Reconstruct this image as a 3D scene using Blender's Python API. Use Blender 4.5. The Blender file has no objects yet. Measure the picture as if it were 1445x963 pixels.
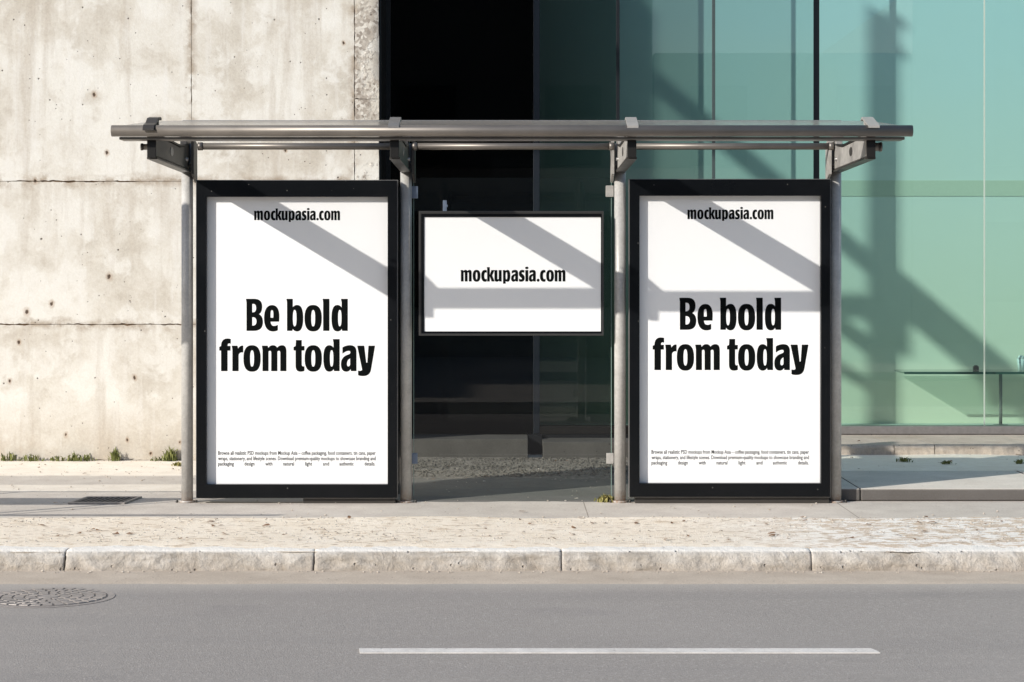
import bpy, bmesh, math, random
from mathutils import Vector, Matrix, noise
from mathutils.geometry import tessellate_polygon

random.seed(7)
scene = bpy.context.scene
COL = scene.collection

# ------------------------------------------------------------------ camera
FPX, CAM_D, EYE, HORIZON = 2750.0, 12.5, 1.45, 390.0     # photo is 1445 x 963


def W(px, py, Y):
    """photo measurement at depth Y (posts stand at Y = 0) -> metres"""
    s = FPX / (CAM_D + Y)
    return (px - 722.5) / s, EYE + (HORIZON - py) / s


def X(px, Y):
    return W(px, 0, Y)[0]


def Z(py, Y):
    return W(0, py, Y)[1]


cam_d = bpy.data.cameras.new('camera')
cam = bpy.data.objects.new('camera', cam_d)
COL.objects.link(cam)
cam.location = (0, -CAM_D, EYE)
cam.rotation_euler = (math.radians(90), 0, 0)
cam_d.sensor_width = 36
cam_d.lens = FPX / 1445 * 36
cam_d.shift_y = -(481.5 - HORIZON) / 1445
cam_d.clip_end = 2000
scene.camera = cam

# ------------------------------------------------------------------ light
SUN = Vector((1.336, 1.0, -0.815)).normalized()
sd = bpy.data.lights.new('sun', 'SUN')
sd.energy = 5.0
sd.angle = math.radians(0.5)
sd.color = (1.0, 0.955, 0.89)
sun = bpy.data.objects.new('sun', sd)
COL.objects.link(sun)
sun.rotation_euler = SUN.to_track_quat('-Z', 'Y').to_euler()
sun.location = (-20, -20, 20)

world = bpy.data.worlds.new('World')
scene.world = world
world.use_nodes = True
wn = world.node_tree
bg = wn.nodes['Background']
sky = wn.nodes.new('ShaderNodeTexSky')
sky.sky_type = 'NISHITA'
sky.sun_disc = False
sky.sun_elevation = math.asin(-SUN.z)
sky.sun_rotation = math.atan2(-SUN.x, -SUN.y)
wn.links.new(sky.outputs[0], bg.inputs[0])
bg.inputs[1].default_value = 0.15

scene.view_settings.view_transform = 'Standard'
scene.view_settings.look = 'None'
scene.view_settings.exposure = 0
scene.view_settings.gamma = 1
scene.render.engine = 'CYCLES'
scene.cycles.use_denoising = True
scene.cycles.transparent_max_bounces = 16


# ------------------------------------------------------------------ node helpers
class NT:
    def __init__(self, name):
        self.m = bpy.data.materials.new(name)
        self.m.use_nodes = True
        self.t = self.m.node_tree
        self.b = self.t.nodes['Principled BSDF']
        self.out = self.t.nodes['Material Output']
        self._c = None

    def n(self, typ, **kw):
        nd = self.t.nodes.new(typ)
        for k, v in kw.items():
            setattr(nd, k, v)
        return nd

    def l(self, a, b):
        self.t.links.new(a, b)

    def put(self, sock, v):
        if v is None:
            return
        if isinstance(v, bpy.types.NodeSocket):
            self.l(v, sock)
        elif isinstance(v, (int, float)):
            if sock.type == 'RGBA':
                sock.default_value = (v, v, v, 1)
            elif sock.type == 'VECTOR':
                sock.default_value = (v, v, v)
            else:
                sock.default_value = v
        else:
            v = tuple(v)
            if sock.type == 'RGBA' and len(v) == 3:
                v = v + (1,)
            sock.default_value = v

    def pos(self):
        if self._c is None:
            g = self.n('ShaderNodeNewGeometry')
            self._c = g.outputs['Position']
        return self._c

    def map(self, scale=(1, 1, 1), loc=(0, 0, 0), rot=(0, 0, 0), vec=None):
        mp = self.n('ShaderNodeMapping')
        self.l(vec or self.pos(), mp.inputs['Vector'])
        mp.inputs['Scale'].default_value = scale
        mp.inputs['Location'].default_value = loc
        mp.inputs['Rotation'].default_value = rot
        return mp.outputs[0]

    def noise(self, scale, detail=4, rough=0.55, vec=None, dist=0.0):
        nd = self.n('ShaderNodeTexNoise')
        self.l(vec or self.pos(), nd.inputs['Vector'])
        nd.inputs['Scale'].default_value = scale
        nd.inputs['Detail'].default_value = detail
        nd.inputs['Roughness'].default_value = rough
        nd.inputs['Distortion'].default_value = dist
        return nd.outputs['Fac']

    def voro(self, scale, vec=None, feature='F1', rnd=1.0):
        nd = self.n('ShaderNodeTexVoronoi', feature=feature)
        self.l(vec or self.pos(), nd.inputs['Vector'])
        nd.inputs['Scale'].default_value = scale
        nd.inputs['Randomness'].default_value = rnd
        return nd

    def ramp(self, fac, stops, interp='LINEAR'):
        r = self.n('ShaderNodeValToRGB')
        r.color_ramp.interpolation = interp
        els = r.color_ramp.elements
        while len(els) < len(stops):
            els.new(0.5)
        for e, (p, c) in zip(els, stops):
            e.position = p
            if isinstance(c, (int, float)):
                c = (c, c, c)
            e.color = tuple(c) + (1,)
        self.put(r.inputs[0], fac)
        return r.outputs[0]

    def step(self, fac, a, b):
        """0 below a, 1 above b"""
        r = self.n('ShaderNodeMapRange', clamp=True)
        self.put(r.inputs[0], fac)
        r.inputs[1].default_value = a
        r.inputs[2].default_value = b
        return r.outputs[0]

    def math(self, op, a, b=None, clamp=False):
        nd = self.n('ShaderNodeMath', operation=op, use_clamp=clamp)
        self.put(nd.inputs[0], a)
        self.put(nd.inputs[1], b)
        return nd.outputs[0]

    def mix(self, fac, a, b, mode='MIX'):
        nd = self.n('ShaderNodeMix', data_type='RGBA', blend_type=mode)
        self.put(nd.inputs[0], fac)
        self.put(nd.inputs[6], a)
        self.put(nd.inputs[7], b)
        return nd.outputs[2]

    def sep(self, vec=None):
        s = self.n('ShaderNodeSeparateXYZ')
        self.l(vec or self.pos(), s.inputs[0])
        return s.outputs

    def bump(self, h, strength=0.5, dist=0.01, normal=None):
        b = self.n('ShaderNodeBump')
        self.put(b.inputs['Height'], h)
        b.inputs['Strength'].default_value = strength
        b.inputs['Distance'].default_value = dist
        if normal is not None:
            self.l(normal, b.inputs['Normal'])
        return b.outputs[0]

    def set(self, color=None, rough=None, metal=None, spec=None, normal=None, coat=None):
        i = self.b.inputs
        self.put(i['Base Color'], color)
        self.put(i['Roughness'], rough)
        self.put(i['Metallic'], metal)
        self.put(i['Specular IOR Level'], spec)
        self.put(i['Coat Weight'], coat)
        if normal is not None:
            self.l(normal, i['Normal'])
        return self.m


def hsv(r, g, b):
    """sRGB 0-255 -> linear"""
    f = lambda c: (c / 255 / 12.92) if c <= 10 else ((c / 255 + 0.055) / 1.055) ** 2.4
    return (f(r), f(g), f(b))


# ------------------------------------------------------------------ materials
M = {}


def concrete_wall_mat():
    t = NT('weathered_concrete')
    x, y, z = t.sep()
    big = t.noise(1.15, 5, 0.6, dist=0.4)
    mid = t.noise(3.6, 6, 0.62, dist=0.3)
    streak = t.noise(1.0, 5, 0.6, vec=t.map((5.5, 3.0, 0.55)), dist=0.3)
    streak2 = t.noise(1.0, 4, 0.6, vec=t.map((14, 6, 0.9), loc=(3, 1, 5)))
    fine = t.noise(60, 5, 0.7)
    # base tones of a pale lime-washed concrete
    c = t.ramp(big, [(0.32, (.455, .412, .345)), (0.42, (.550, .508, .440)), (0.51, (.635, .598, .530)), (0.63, (.715, .690, .632))])
    c = t.mix(t.math('MULTIPLY', t.step(mid, 0.51, 0.60), 0.8), c, (.735, .713, .660))
    c = t.mix(t.math('MULTIPLY', t.math('SUBTRACT', 1.0, t.step(mid, 0.34, 0.46)), 0.55), c, (.48, .428, .355))
    c = t.mix(t.math('MULTIPLY', t.step(streak, 0.50, 0.66), 0.62), c, (.47, .415, .345))
    c = t.mix(t.math('MULTIPLY', t.step(streak2, 0.55, 0.72), 0.55), c, (.72, .70, .66))
    # soft dirty runs and stains along the joints
    jw = t.math('MULTIPLY', t.math('SUBTRACT', t.noise(5, 5, 0.65), 0.5), 0.16)
    near = None
    for zj in (2.197, 1.071):
        zz = t.math('ADD', z, jw)
        d = t.math('ABSOLUTE', t.math('SUBTRACT', zz, zj))
        near = d if near is None else t.math('MINIMUM', near, d)
        band = t.math('MULTIPLY', t.step(z, zj - 0.45, zj), t.math('LESS_THAN', z, zj))
        c = t.mix(t.math('MULTIPLY', t.math('MULTIPLY', band, t.step(streak2, 0.40, 0.60)), 0.32), c, (.44, .375, .30))
    for xj in (WJX, WLX):
        d = t.math('ABSOLUTE', t.math('SUBTRACT', t.math('ADD', x, t.math('MULTIPLY', jw, 0.5)), xj))
        if xj == WLX:
            d = t.math('ADD', d, t.math('MULTIPLY', t.math('LESS_THAN', z, 2.19), 5.0))
        near = t.math('MINIMUM', near, d)
    stain = t.math('MULTIPLY', t.math('SUBTRACT', 1.0, t.step(near, 0.004, 0.060)), t.step(t.noise(7, 5, 0.65), 0.42, 0.56))
    c = t.mix(t.math('MULTIPLY', stain, 0.72), c, (.30, .225, .155))
    # brown and damp foot
    foot = t.math('MULTIPLY', t.math('SUBTRACT', 1.0, t.step(z, 0.02, 0.50)), t.step(mid, 0.36, 0.60))
    c = t.mix(t.math('MULTIPLY', foot, 0.62), c, (.40, .32, .23))
    # mottling
    c = t.mix(0.32, c, t.ramp(fine, [(0.3, 0.34), (0.7, 0.67)]), 'OVERLAY')
    # exposed aggregate on the narrow end strip
    agg = t.voro(46)
    strip = t.step(x, -1.245, -1.238)
    aggmask = t.math('MULTIPLY', strip, t.step(t.math('ADD', t.noise(3.4, 4, 0.6), t.math('MULTIPLY', t.math('SUBTRACT', t.noise(30, 3), 0.5), 0.25)), 0.47, 0.53))
    c = t.mix(t.math('MULTIPLY', aggmask, 0.85), c, t.ramp(t.sep(agg.outputs['Color'])[0], [(0.1, (.24, .20, .165)), (0.55, (.42, .37, .315)), (0.9, (.68, .64, .57))]))
    # air-bubble pits of different size
    pits = None
    for sc, thr, keep in ((2.6, 0.032, 0.66), (5.5, 0.055, 0.70), (11, 0.08, 0.70), (24, 0.11, 0.78)):
        v = t.voro(sc, vec=t.map((1, 0.02, 1), loc=(sc, 0, sc * .7)))
        on = t.math('GREATER_THAN', t.sep(v.outputs['Color'])[0], keep)
        wob = t.math('ADD', v.outputs['Distance'], t.math('MULTIPLY', t.math('SUBTRACT', t.noise(45, 2), 0.5), thr * 1.6))
        p = t.math('MULTIPLY', on, t.math('SUBTRACT', 1.0, t.step(wob, thr * 0.45, thr)))
        pits = p if pits is None else t.math('MAXIMUM', pits, p)
    # larger broken-out holes with rust
    holes = rust = None
    for hx, hz, hr in HOLES:
        cv = t.n('ShaderNodeCombineXYZ')
        t.put(cv.inputs[0], t.math('SUBTRACT', x, hx))
        t.put(cv.inputs[1], t.math('MULTIPLY', t.math('SUBTRACT', z, hz), 0.75))
        ln = t.n('ShaderNodeVectorMath', operation='LENGTH')
        t.l(cv.outputs[0], ln.inputs[0])
        dd = t.math('ADD', ln.outputs['Value'], t.math('MULTIPLY', t.math('SUBTRACT', t.noise(38, 3), 0.5), hr * 1.8))
        h1 = t.math('SUBTRACT', 1.0, t.step(dd, hr * 0.55, hr * 0.9))
        r1 = t.math('SUBTRACT', 1.0, t.step(dd, hr * 0.9, hr * 2.2))
        holes = h1 if holes is None else t.math('MAXIMUM', holes, h1)
        rust = r1 if rust is None else t.math('MAXIMUM', rust, r1)
    c = t.mix(t.math('MULTIPLY', rust, 0.5), c, (.33, .21, .12))
    pits = t.math('MAXIMUM', pits, holes)
    c = t.mix(t.math('MULTIPLY', pits, 0.9), c, (.06, .036, .022))
    h = t.math('SUBTRACT', t.math('ADD', t.math('MULTIPLY', mid, 0.6), t.math('MULTIPLY', fine, 0.35)), t.math('MULTIPLY', pits, 1.6))
    h = t.math('ADD', h, t.math('MULTIPLY', aggmask, t.math('MULTIPLY', t.sep(agg.outputs['Color'])[0], 0.8)))
    t.set(c, 0.92, 0, 0.22, t.bump(h, 0.5, 0.012))
    return t.m


WJX, WLX = X(500, 2.84), X(270, 2.84)
HOLES = [W(px, py, 2.84) + (r,) for px, py, r in ((154, 391, .016), (73, 429, .015), (38, 441, .017), (27, 483, .012), (190, 533, .013), (133, 134, .015),
         (151, 216, .013), (93, 614, .011), (14, 538, .011), (50, 256, .012), (213, 640, .010), (180, 621, .010), (485, 61, .010), (403, 212, .010), (254, 624, .009))]


def plain_mat(name, color, rough=0.5, metal=0.0, spec=0.5, grain=0.12, gscale=40, bump=0.0, dirt=None, coat=None):
    """paint / metal with uneven tone and roughness"""
    t = NT(name)
    n1 = t.noise(gscale, 4, 0.6)
    n2 = t.noise(2.3, 4, 0.6)
    col = t.mix(grain, color, t.ramp(n1, [(0.25, [c * 0.45 for c in color]), (0.75, [min(1, c * 1.5) for c in color])]))
    if dirt:
        col = t.mix(t.math('MULTIPLY', t.step(n2, 0.5, 0.75), dirt[1]), col, dirt[0])
    rg = t.math('ADD', t.math('MULTIPLY', t.math('SUBTRACT', n2, 0.5), 0.25), rough, clamp=True)
    nrm = t.bump(n1, bump, 0.003) if bump else None
    return t.set(col, rg, metal, spec, nrm, coat)


def metal_brushed(name, color, rough):
    t = NT(name)
    n = t.noise(1.0, 3, 0.6, vec=t.map((1.5, 60, 60)))
    n2 = t.noise(4, 4)
    col = t.mix(0.5, color, t.ramp(n2, [(0.3, [c * 0.6 for c in color]), (0.7, [min(1, c * 1.25) for c in color])]))
    rg = t.math('ADD', t.math('MULTIPLY', n, 0.18), rough - 0.09)
    return t.set(col, rg, 0.55, 0.5, t.bump(n, 0.08, 0.002))


def asphalt_mat():
    t = NT('asphalt')
    v = t.voro(125)
    f = t.noise(240, 3, 0.75)
    big = t.noise(0.55, 4, 0.6)
    mid = t.noise(4.5, 5, 0.6, vec=t.map((0.35, 1, 1)))
    c = t.ramp(t.sep(v.outputs['Color'])[0], [(0.0, (.275, .252, .230)), (0.5, (.315, .291, .268)), (0.85, (.36, .331, .305)), (1.0, (.475, .437, .402))])
    c = t.mix(0.38, c, t.ramp(f, [(0.35, (.23, .211, .192)), (0.65, (.40, .368, .34))]))
    c = t.mix(t.math('MULTIPLY', t.step(big, 0.45, 0.7), 0.28), c, (.42, .387, .355))
    c = t.mix(t.math('MULTIPLY', t.step(mid, 0.55, 0.75), 0.20), c, (.30, .28, .265))
    x, y, z = t.sep()
    track = t.noise(1.0, 4, 0.6, vec=t.map((0.12, 2.2, 1)))
    c = t.mix(t.math('MULTIPLY', t.step(track, 0.48, 0.68), 0.30), c, (.26, .245, .232))
    oil = t.math('MULTIPLY', t.step(t.noise(1.3, 5, 0.65, vec=t.map((.8, 1.4, 1), loc=(4, 2, 0))), 0.60, 0.70), 0.35)
    c = t.mix(oil, c, (.235, .22, .21))
    dust = t.math('MULTIPLY', t.step(t.math('ADD', y, t.math('MULTIPLY', big, 0.35)), -2.78, -2.40), 0.7)
    c = t.mix(dust, c, (.50, .455, .40))
    chips = t.voro(34)
    on = t.math('GREATER_THAN', t.sep(chips.outputs['Color'])[1], 0.86)
    spot = t.math('MULTIPLY', on, t.math('SUBTRACT', 1.0, t.step(chips.outputs['Distance'], 0.10, 0.24)))
    c = t.mix(t.math('MULTIPLY', spot, 0.5), c, t.ramp(t.sep(chips.outputs['Color'])[0], [(0.4, (.13, .12, .115)), (0.6, (.56, .52, .49))], 'CONSTANT'))
    h = t.math('ADD', v.outputs['Distance'], t.math('MULTIPLY', f, 0.6))
    return t.set(c, 0.9, 0, 0.2, t.bump(h, 0.32, 0.004))


def pavement_mat():
    t = NT('worn_pavement')
    x, y, z = t.sep()
    wob = t.math('MULTIPLY', t.math('SUBTRACT', t.noise(1.6, 5, 0.65), 0.5), 0.22)
    yy = t.math('ADD', y, wob)
    f = t.noise(70, 5, 0.7)
    m = t.noise(5, 5, 0.6)
    sand = t.ramp(m, [(0.3, (.78, .70, .59)), (0.7, (.90, .83, .72))])
    slab = t.ramp(m, [(0.3, (.50, .45, .395)), (0.7, (.60, .55, .485))])
    k1 = t.math('MULTIPLY', t.step(yy, 0.50, 0.62), t.math('SUBTRACT', 1.0, t.step(yy, 1.02, 1.10)))   # light band
    k2 = t.step(yy, 1.60, 1.70)                                                                        # sand at the wall foot
    c = t.mix(t.math('MULTIPLY', k1, 0.75), slab, sand)
    c = t.mix(k2, c, sand)
    c = t.mix(0.35, c, t.ramp(f, [(0.3, 0.28), (0.7, 0.72)]), 'OVERLAY')
    sp = t.voro(36)
    on = t.math('GREATER_THAN', t.sep(sp.outputs['Color'])[1], 0.78)
    dots = t.math('MULTIPLY', on, t.math('SUBTRACT', 1.0, t.step(sp.outputs['Distance'], 0.10, 0.22)))
    c = t.mix(t.math('MULTIPLY', dots, 0.6), c, (.17, .12, .08))
    for xj in (0.46, 2.08):
        dj = t.math('ABSOLUTE', t.math('ADD', t.math('SUBTRACT', x, xj), t.math('MULTIPLY', wob, 0.04)))
        jm = t.math('MULTIPLY', t.math('SUBTRACT', 1.0, t.step(dj, 0.0015, 0.005)), t.math('LESS_THAN', y, 0.9))
        c = t.mix(t.math('MULTIPLY', jm, 0.7), c, (.17, .14, .11))
    h = t.math('ADD', t.math('MULTIPLY', f, 0.6), m)
    return t.set(c, 0.95, 0, 0.15, t.bump(h, 0.4, 0.01))


def grit_mat():
    t = NT('sandy_gravel')
    x, y, z = t.sep()
    st = t.map((0.45, 1.0, 1.0))
    n1 = t.noise(17, 6, 0.68, vec=st, dist=0.6)
    n2 = t.noise(3.0, 4, 0.6)
    f = t.noise(110, 5, 0.75)
    c = t.ramp(n2, [(0.3, (.88, .77, .62)), (0.7, (.96, .87, .735))])
    right = t.step(x, 1.0, 1.9)
    c = t.mix(t.math('MULTIPLY', right, 0.7), c, (.95, .93, .89))
    n3 = t.noise(11, 5, 0.7, vec=t.map((0.75, 1.0, 1.0)), dist=0.8)
    patch = t.math('MULTIPLY', t.step(n3, 0.475, 0.54), right)
    c = t.mix(t.math('MULTIPLY', patch, 0.85), c, (.62, .49, .36))
    dark = t.step(n1, 0.555, 0.62)
    amt = t.math('SUBTRACT', 0.62, t.math('MULTIPLY', right, 0.35))
    c = t.mix(t.math('MULTIPLY', dark, amt), c, (.56, .42, .28))
    sp = t.voro(30, vec=st)
    on = t.math('GREATER_THAN', t.sep(sp.outputs['Color'])[1], 0.62)
    dots = t.math('MULTIPLY', on, t.math('SUBTRACT', 1.0, t.step(sp.outputs['Distance'], 0.16, 0.36)))
    c = t.mix(t.math('MULTIPLY', dots, 0.8), c, (.33, .215, .12))
    c = t.mix(0.45, c, t.ramp(f, [(0.3, 0.25), (0.7, 0.75)]), 'OVERLAY')
    h = t.math('ADD', t.math('MULTIPLY', f, 0.7), n1)
    return t.set(c, 0.97, 0, 0.1, t.bump(h, 0.75, 0.014))


def stone_mat(name, lo, hi, dirt, scale=6, bump=0.5):
    t = NT(name)
    m = t.noise(scale, 6, 0.65, dist=0.3)
    f = t.noise(90, 5, 0.7)
    b = t.noise(1.7, 4, 0.6)
    c = t.ramp(m, [(0.3, lo), (0.68, hi)])
    c = t.mix(t.math('MULTIPLY', t.step(b, 0.5, 0.7), 0.45), c, dirt)
    v = t.voro(24)
    on = t.math('GREATER_THAN', t.sep(v.outputs['Color'])[1], 0.80)
    pit = t.math('MULTIPLY', on, t.math('SUBTRACT', 1.0, t.step(v.outputs['Distance'], 0.06, 0.16)))
    c = t.mix(t.math('MULTIPLY', pit, 0.7), c, [d * 0.3 for d in dirt])
    c = t.mix(0.35, c, t.ramp(f, [(0.3, 0.3), (0.7, 0.7)]), 'OVERLAY')
    h = t.math('SUBTRACT', t.math('ADD', m, t.math('MULTIPLY', f, 0.5)), t.math('MULTIPLY', pit, 0.7))
    return t.set(c, 0.93, 0, 0.2, t.bump(h, bump, 0.015))


def kerb_mat():
    t = NT('limestone_kerb')
    x, y, z = t.sep()
    m = t.noise(7, 6, 0.68, dist=0.5)
    f = t.noise(80, 5, 0.7)
    c = t.ramp(m, [(0.3, (.36, .325, .28)), (0.45, (.48, .445, .395)), (0.58, (.56, .525, .475)), (0.72, (.66, .63, .58))])
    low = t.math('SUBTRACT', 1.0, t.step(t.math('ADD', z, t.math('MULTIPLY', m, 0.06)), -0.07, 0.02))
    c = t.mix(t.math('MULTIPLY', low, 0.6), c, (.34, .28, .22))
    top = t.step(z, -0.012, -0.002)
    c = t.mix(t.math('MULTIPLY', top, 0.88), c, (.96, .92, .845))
    scuff = t.math('MULTIPLY', t.step(t.noise(1.0, 5, 0.7, vec=t.map((1.6, 6, 9))), 0.56, 0.66), t.math('SUBTRACT', 1.0, top))
    c = t.mix(t.math('MULTIPLY', scuff, 0.5), c, (.30, .255, .205))
    v = t.voro(22)
    on = t.math('GREATER_THAN', t.sep(v.outputs['Color'])[1], 0.72)
    pit = t.math('MULTIPLY', on, t.math('SUBTRACT', 1.0, t.step(v.outputs['Distance'], 0.05, 0.18)))
    c = t.mix(t.math('MULTIPLY', pit, 0.6), c, (.15, .11, .08))
    c = t.mix(0.35, c, t.ramp(f, [(0.3, 0.3), (0.7, 0.7)]), 'OVERLAY')
    h = t.math('SUBTRACT', t.math('ADD', m, t.math('MULTIPLY', f, 0.45)), t.math('MULTIPLY', pit, 0.9))
    return t.set(c, 0.93, 0, 0.2, t.bump(t.math('ADD', h, t.math('MULTIPLY', t.noise(26, 5, 0.7), 0.55)), 0.8, 0.020))


def glass_mat(name, tint, reflect=0.05, rough=0.0):
    """thin sheet: tinted see-through plus a mirror that grows towards grazing"""
    t = NT(name)
    t.t.nodes.remove(t.b)
    tr = t.n('ShaderNodeBsdfTransparent')
    tr.inputs[0].default_value = tuple(tint) + (1,)
    gl = t.n('ShaderNodeBsdfGlossy')
    gl.inputs['Roughness'].default_value = rough
    lw = t.n('ShaderNodeLayerWeight')
    lw.inputs[0].default_value = 0.5
    p = t.math('POWER', lw.outputs['Facing'], 4.0)
    fac = t.math('ADD', t.math('MULTIPLY', p, 0.85), reflect, clamp=True)
    mx = t.n('ShaderNodeMixShader')
    t.l(fac, mx.inputs[0])
    t.l(tr.outputs[0], mx.inputs[1])
    t.l(gl.outputs[0], mx.inputs[2])
    t.l(mx.outputs[0], t.out.inputs[0])
    return t.m


def roof_sheet_mat():
    t = NT('dusty_clear_sheet')
    t.t.nodes.remove(t.b)
    tr = t.n('ShaderNodeBsdfTransparent')
    tr.inputs[0].default_value = (.97, .97, .965, 1)
    gl = t.n('ShaderNodeBsdfGlossy')
    gl.inputs['Roughness'].default_value = 0.18
    gl.inputs[0].default_value = (.75, .75, .75, 1)
    di = t.n('ShaderNodeBsdfDiffuse')
    di.inputs[0].default_value = (.50, .48, .45, 1)
    tl = t.n('ShaderNodeBsdfTranslucent')
    tl.inputs[0].default_value = (.62, .58, .52, 1)
    lw = t.n('ShaderNodeLayerWeight')
    p = t.math('POWER', lw.outputs['Facing'], 4.0)
    m0 = t.n('ShaderNodeMixShader')
    m0.inputs[0].default_value = 0.5
    t.l(di.outputs[0], m0.inputs[1])
    t.l(tl.outputs[0], m0.inputs[2])
    m1 = t.n('ShaderNodeMixShader')
    dust = t.math('ADD', t.math('MULTIPLY', t.noise(3, 4), 0.04), t.math('MULTIPLY', p, 0.75), clamp=True)
    t.l(dust, m1.inputs[0])
    t.l(tr.outputs[0], m1.inputs[1])
    t.l(m0.outputs[0], m1.inputs[2])
    m2 = t.n('ShaderNodeMixShader')
    t.l(t.math('ADD', t.math('MULTIPLY', p, 0.5), 0.04, clamp=True), m2.inputs[0])
    t.l(m1.outputs[0], m2.inputs[1])
    t.l(gl.outputs[0], m2.inputs[2])
    t.l(m2.outputs[0], t.out.inputs[0])
    return t.m


def post_mat():
    t = NT('galvanised_post')
    x, y, z = t.sep()
    n = t.noise(9, 5, 0.6)
    f = t.noise(55, 4, 0.7)
    c = t.ramp(n, [(0.3, (.42, .405, .38)), (0.7, (.54, .525, .495))])
    c = t.mix(0.3, c, t.ramp(f, [(0.3, .3), (0.7, .7)]), 'OVERLAY')
    rust = t.math('MULTIPLY', t.math('SUBTRACT', 1.0, t.step(t.math('ADD', z, t.math('MULTIPLY', n, 0.2)), 0.10, 0.19)), t.step(f, 0.4, 0.55))
    c = t.mix(t.math('MULTIPLY', rust, 0.75), c, (.28, .15, .075))
    return t.set(c, t.math('ADD', t.math('MULTIPLY', rust, 0.3), 0.42), 0.1, 0.4, t.bump(f, 0.08, 0.002))


def interior_wall_mat():
    t = NT('interior_plaster')
    x, y, z = t.sep()
    n = t.noise(0.8, 3)
    c = t.ramp(t.math('ADD', t.step(z, 0.0, 4.0), t.math('MULTIPLY', t.math('SUBTRACT', n, 0.5), 0.25)),
               [(0.1, (.88, .80, .63)), (0.45, (.84, .82, .75)), (0.9, (.72, .80, .86))])  # height gradient paints in warm ground bounce and bluish sky reflection
    return t.set(c, 0.9, 0, 0.2)


def grass_mat(name, a, b):
    t = NT(name)
    n = t.noise(14, 3)
    c = t.ramp(n, [(0.3, a), (0.7, b)])
    t.set(c, 0.7, 0, 0.2)
    return t.m


M['wall'] = concrete_wall_mat()
M['asphalt'] = asphalt_mat()
M['pavement'] = pavement_mat()
M['grit'] = grit_mat()
M['kerb'] = kerb_mat()
M['gutter'] = stone_mat('gutter_concrete', (.46, .39, .315), (.55, .475, .39), (.37, .305, .24), 5, 0.35)
def slab_mat():
    m = stone_mat('grey_slab', (.60, .55, .48), (.71, .655, .58), (.54, .48, .41), 4, 0.3)
    t = m.node_tree
    b = t.nodes['Principled BSDF']
    src = b.inputs['Base Color'].links[0].from_socket
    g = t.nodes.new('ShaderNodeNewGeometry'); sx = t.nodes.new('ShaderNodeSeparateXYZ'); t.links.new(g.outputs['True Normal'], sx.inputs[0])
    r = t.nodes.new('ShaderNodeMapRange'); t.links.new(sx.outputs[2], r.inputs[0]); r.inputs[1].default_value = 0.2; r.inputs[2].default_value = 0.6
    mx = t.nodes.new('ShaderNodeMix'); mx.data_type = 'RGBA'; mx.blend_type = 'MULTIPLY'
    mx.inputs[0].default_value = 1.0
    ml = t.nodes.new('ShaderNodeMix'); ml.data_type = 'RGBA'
    t.links.new(r.outputs[0], ml.inputs[0]); ml.inputs[6].default_value = (.20, .20, .21, 1); ml.inputs[7].default_value = (1, 1, 1, 1)  # side faces darkened in the colour, standing for shade on the risers
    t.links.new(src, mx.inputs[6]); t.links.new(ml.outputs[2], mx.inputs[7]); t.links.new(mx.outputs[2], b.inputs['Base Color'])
    return m


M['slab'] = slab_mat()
M['step'] = stone_mat('stone_step', (.43, .37, .31), (.55, .485, .41), (.33, .27, .21), 6, 0.5)
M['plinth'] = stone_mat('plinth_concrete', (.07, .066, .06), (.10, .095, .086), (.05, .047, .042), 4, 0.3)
M['floor_grit'] = stone_mat('shade_toned_gravel', (.10, .09, .075), (.34, .31, .27), (.08, .07, .06), 26, 1.0)
M['floor_shade'] = stone_mat('shade_toned_paving', (.15, .142, .128), (.20, .19, .172), (.12, .112, .10), 3, 0.3)  # floor tones carry the shade under the shelter
M['sand'] = stone_mat('pale_sand', (.86, .77, .64), (.95, .88, .76), (.76, .66, .52), 12, 0.6)
M['post'] = post_mat()
M['tube'] = metal_brushed('roof_tube_metal', (.20, .18, .16), 0.42)
M['bracket'] = plain_mat('bracket_dark_tone', (.05, .045, .04), 0.42, 0.1, 0.5, 0.2, 30, 0.1)
M['bracket_lit'] = plain_mat('bracket_lit_tone', (.42, .40, .37), 0.5, 0.1, 0.5, 0.35, 22, 0.3, ((.06, .055, .05), 0.8))  # paler copy of the bracket tone, sunlight put into the colour
M['clip_pale'] = plain_mat('clip_pale_metal', (.36, .345, .32), 0.45, 0.1)
M['black_frame'] = plain_mat('black_anodised', (.004, .0048, .006), 0.32, 0.0, 0.22, 0.3, 60, 0.04, ((.012, .012, .014), 0.35))
M['iron_black'] = plain_mat('blackened_steel', (.014, .013, .012), 0.45, 0.0, 0.3, 0.2)
M['edge'] = plain_mat('worn_edge_metal', (.30, .29, .28), 0.4, 0.6, 0.5, 0.3)
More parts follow.
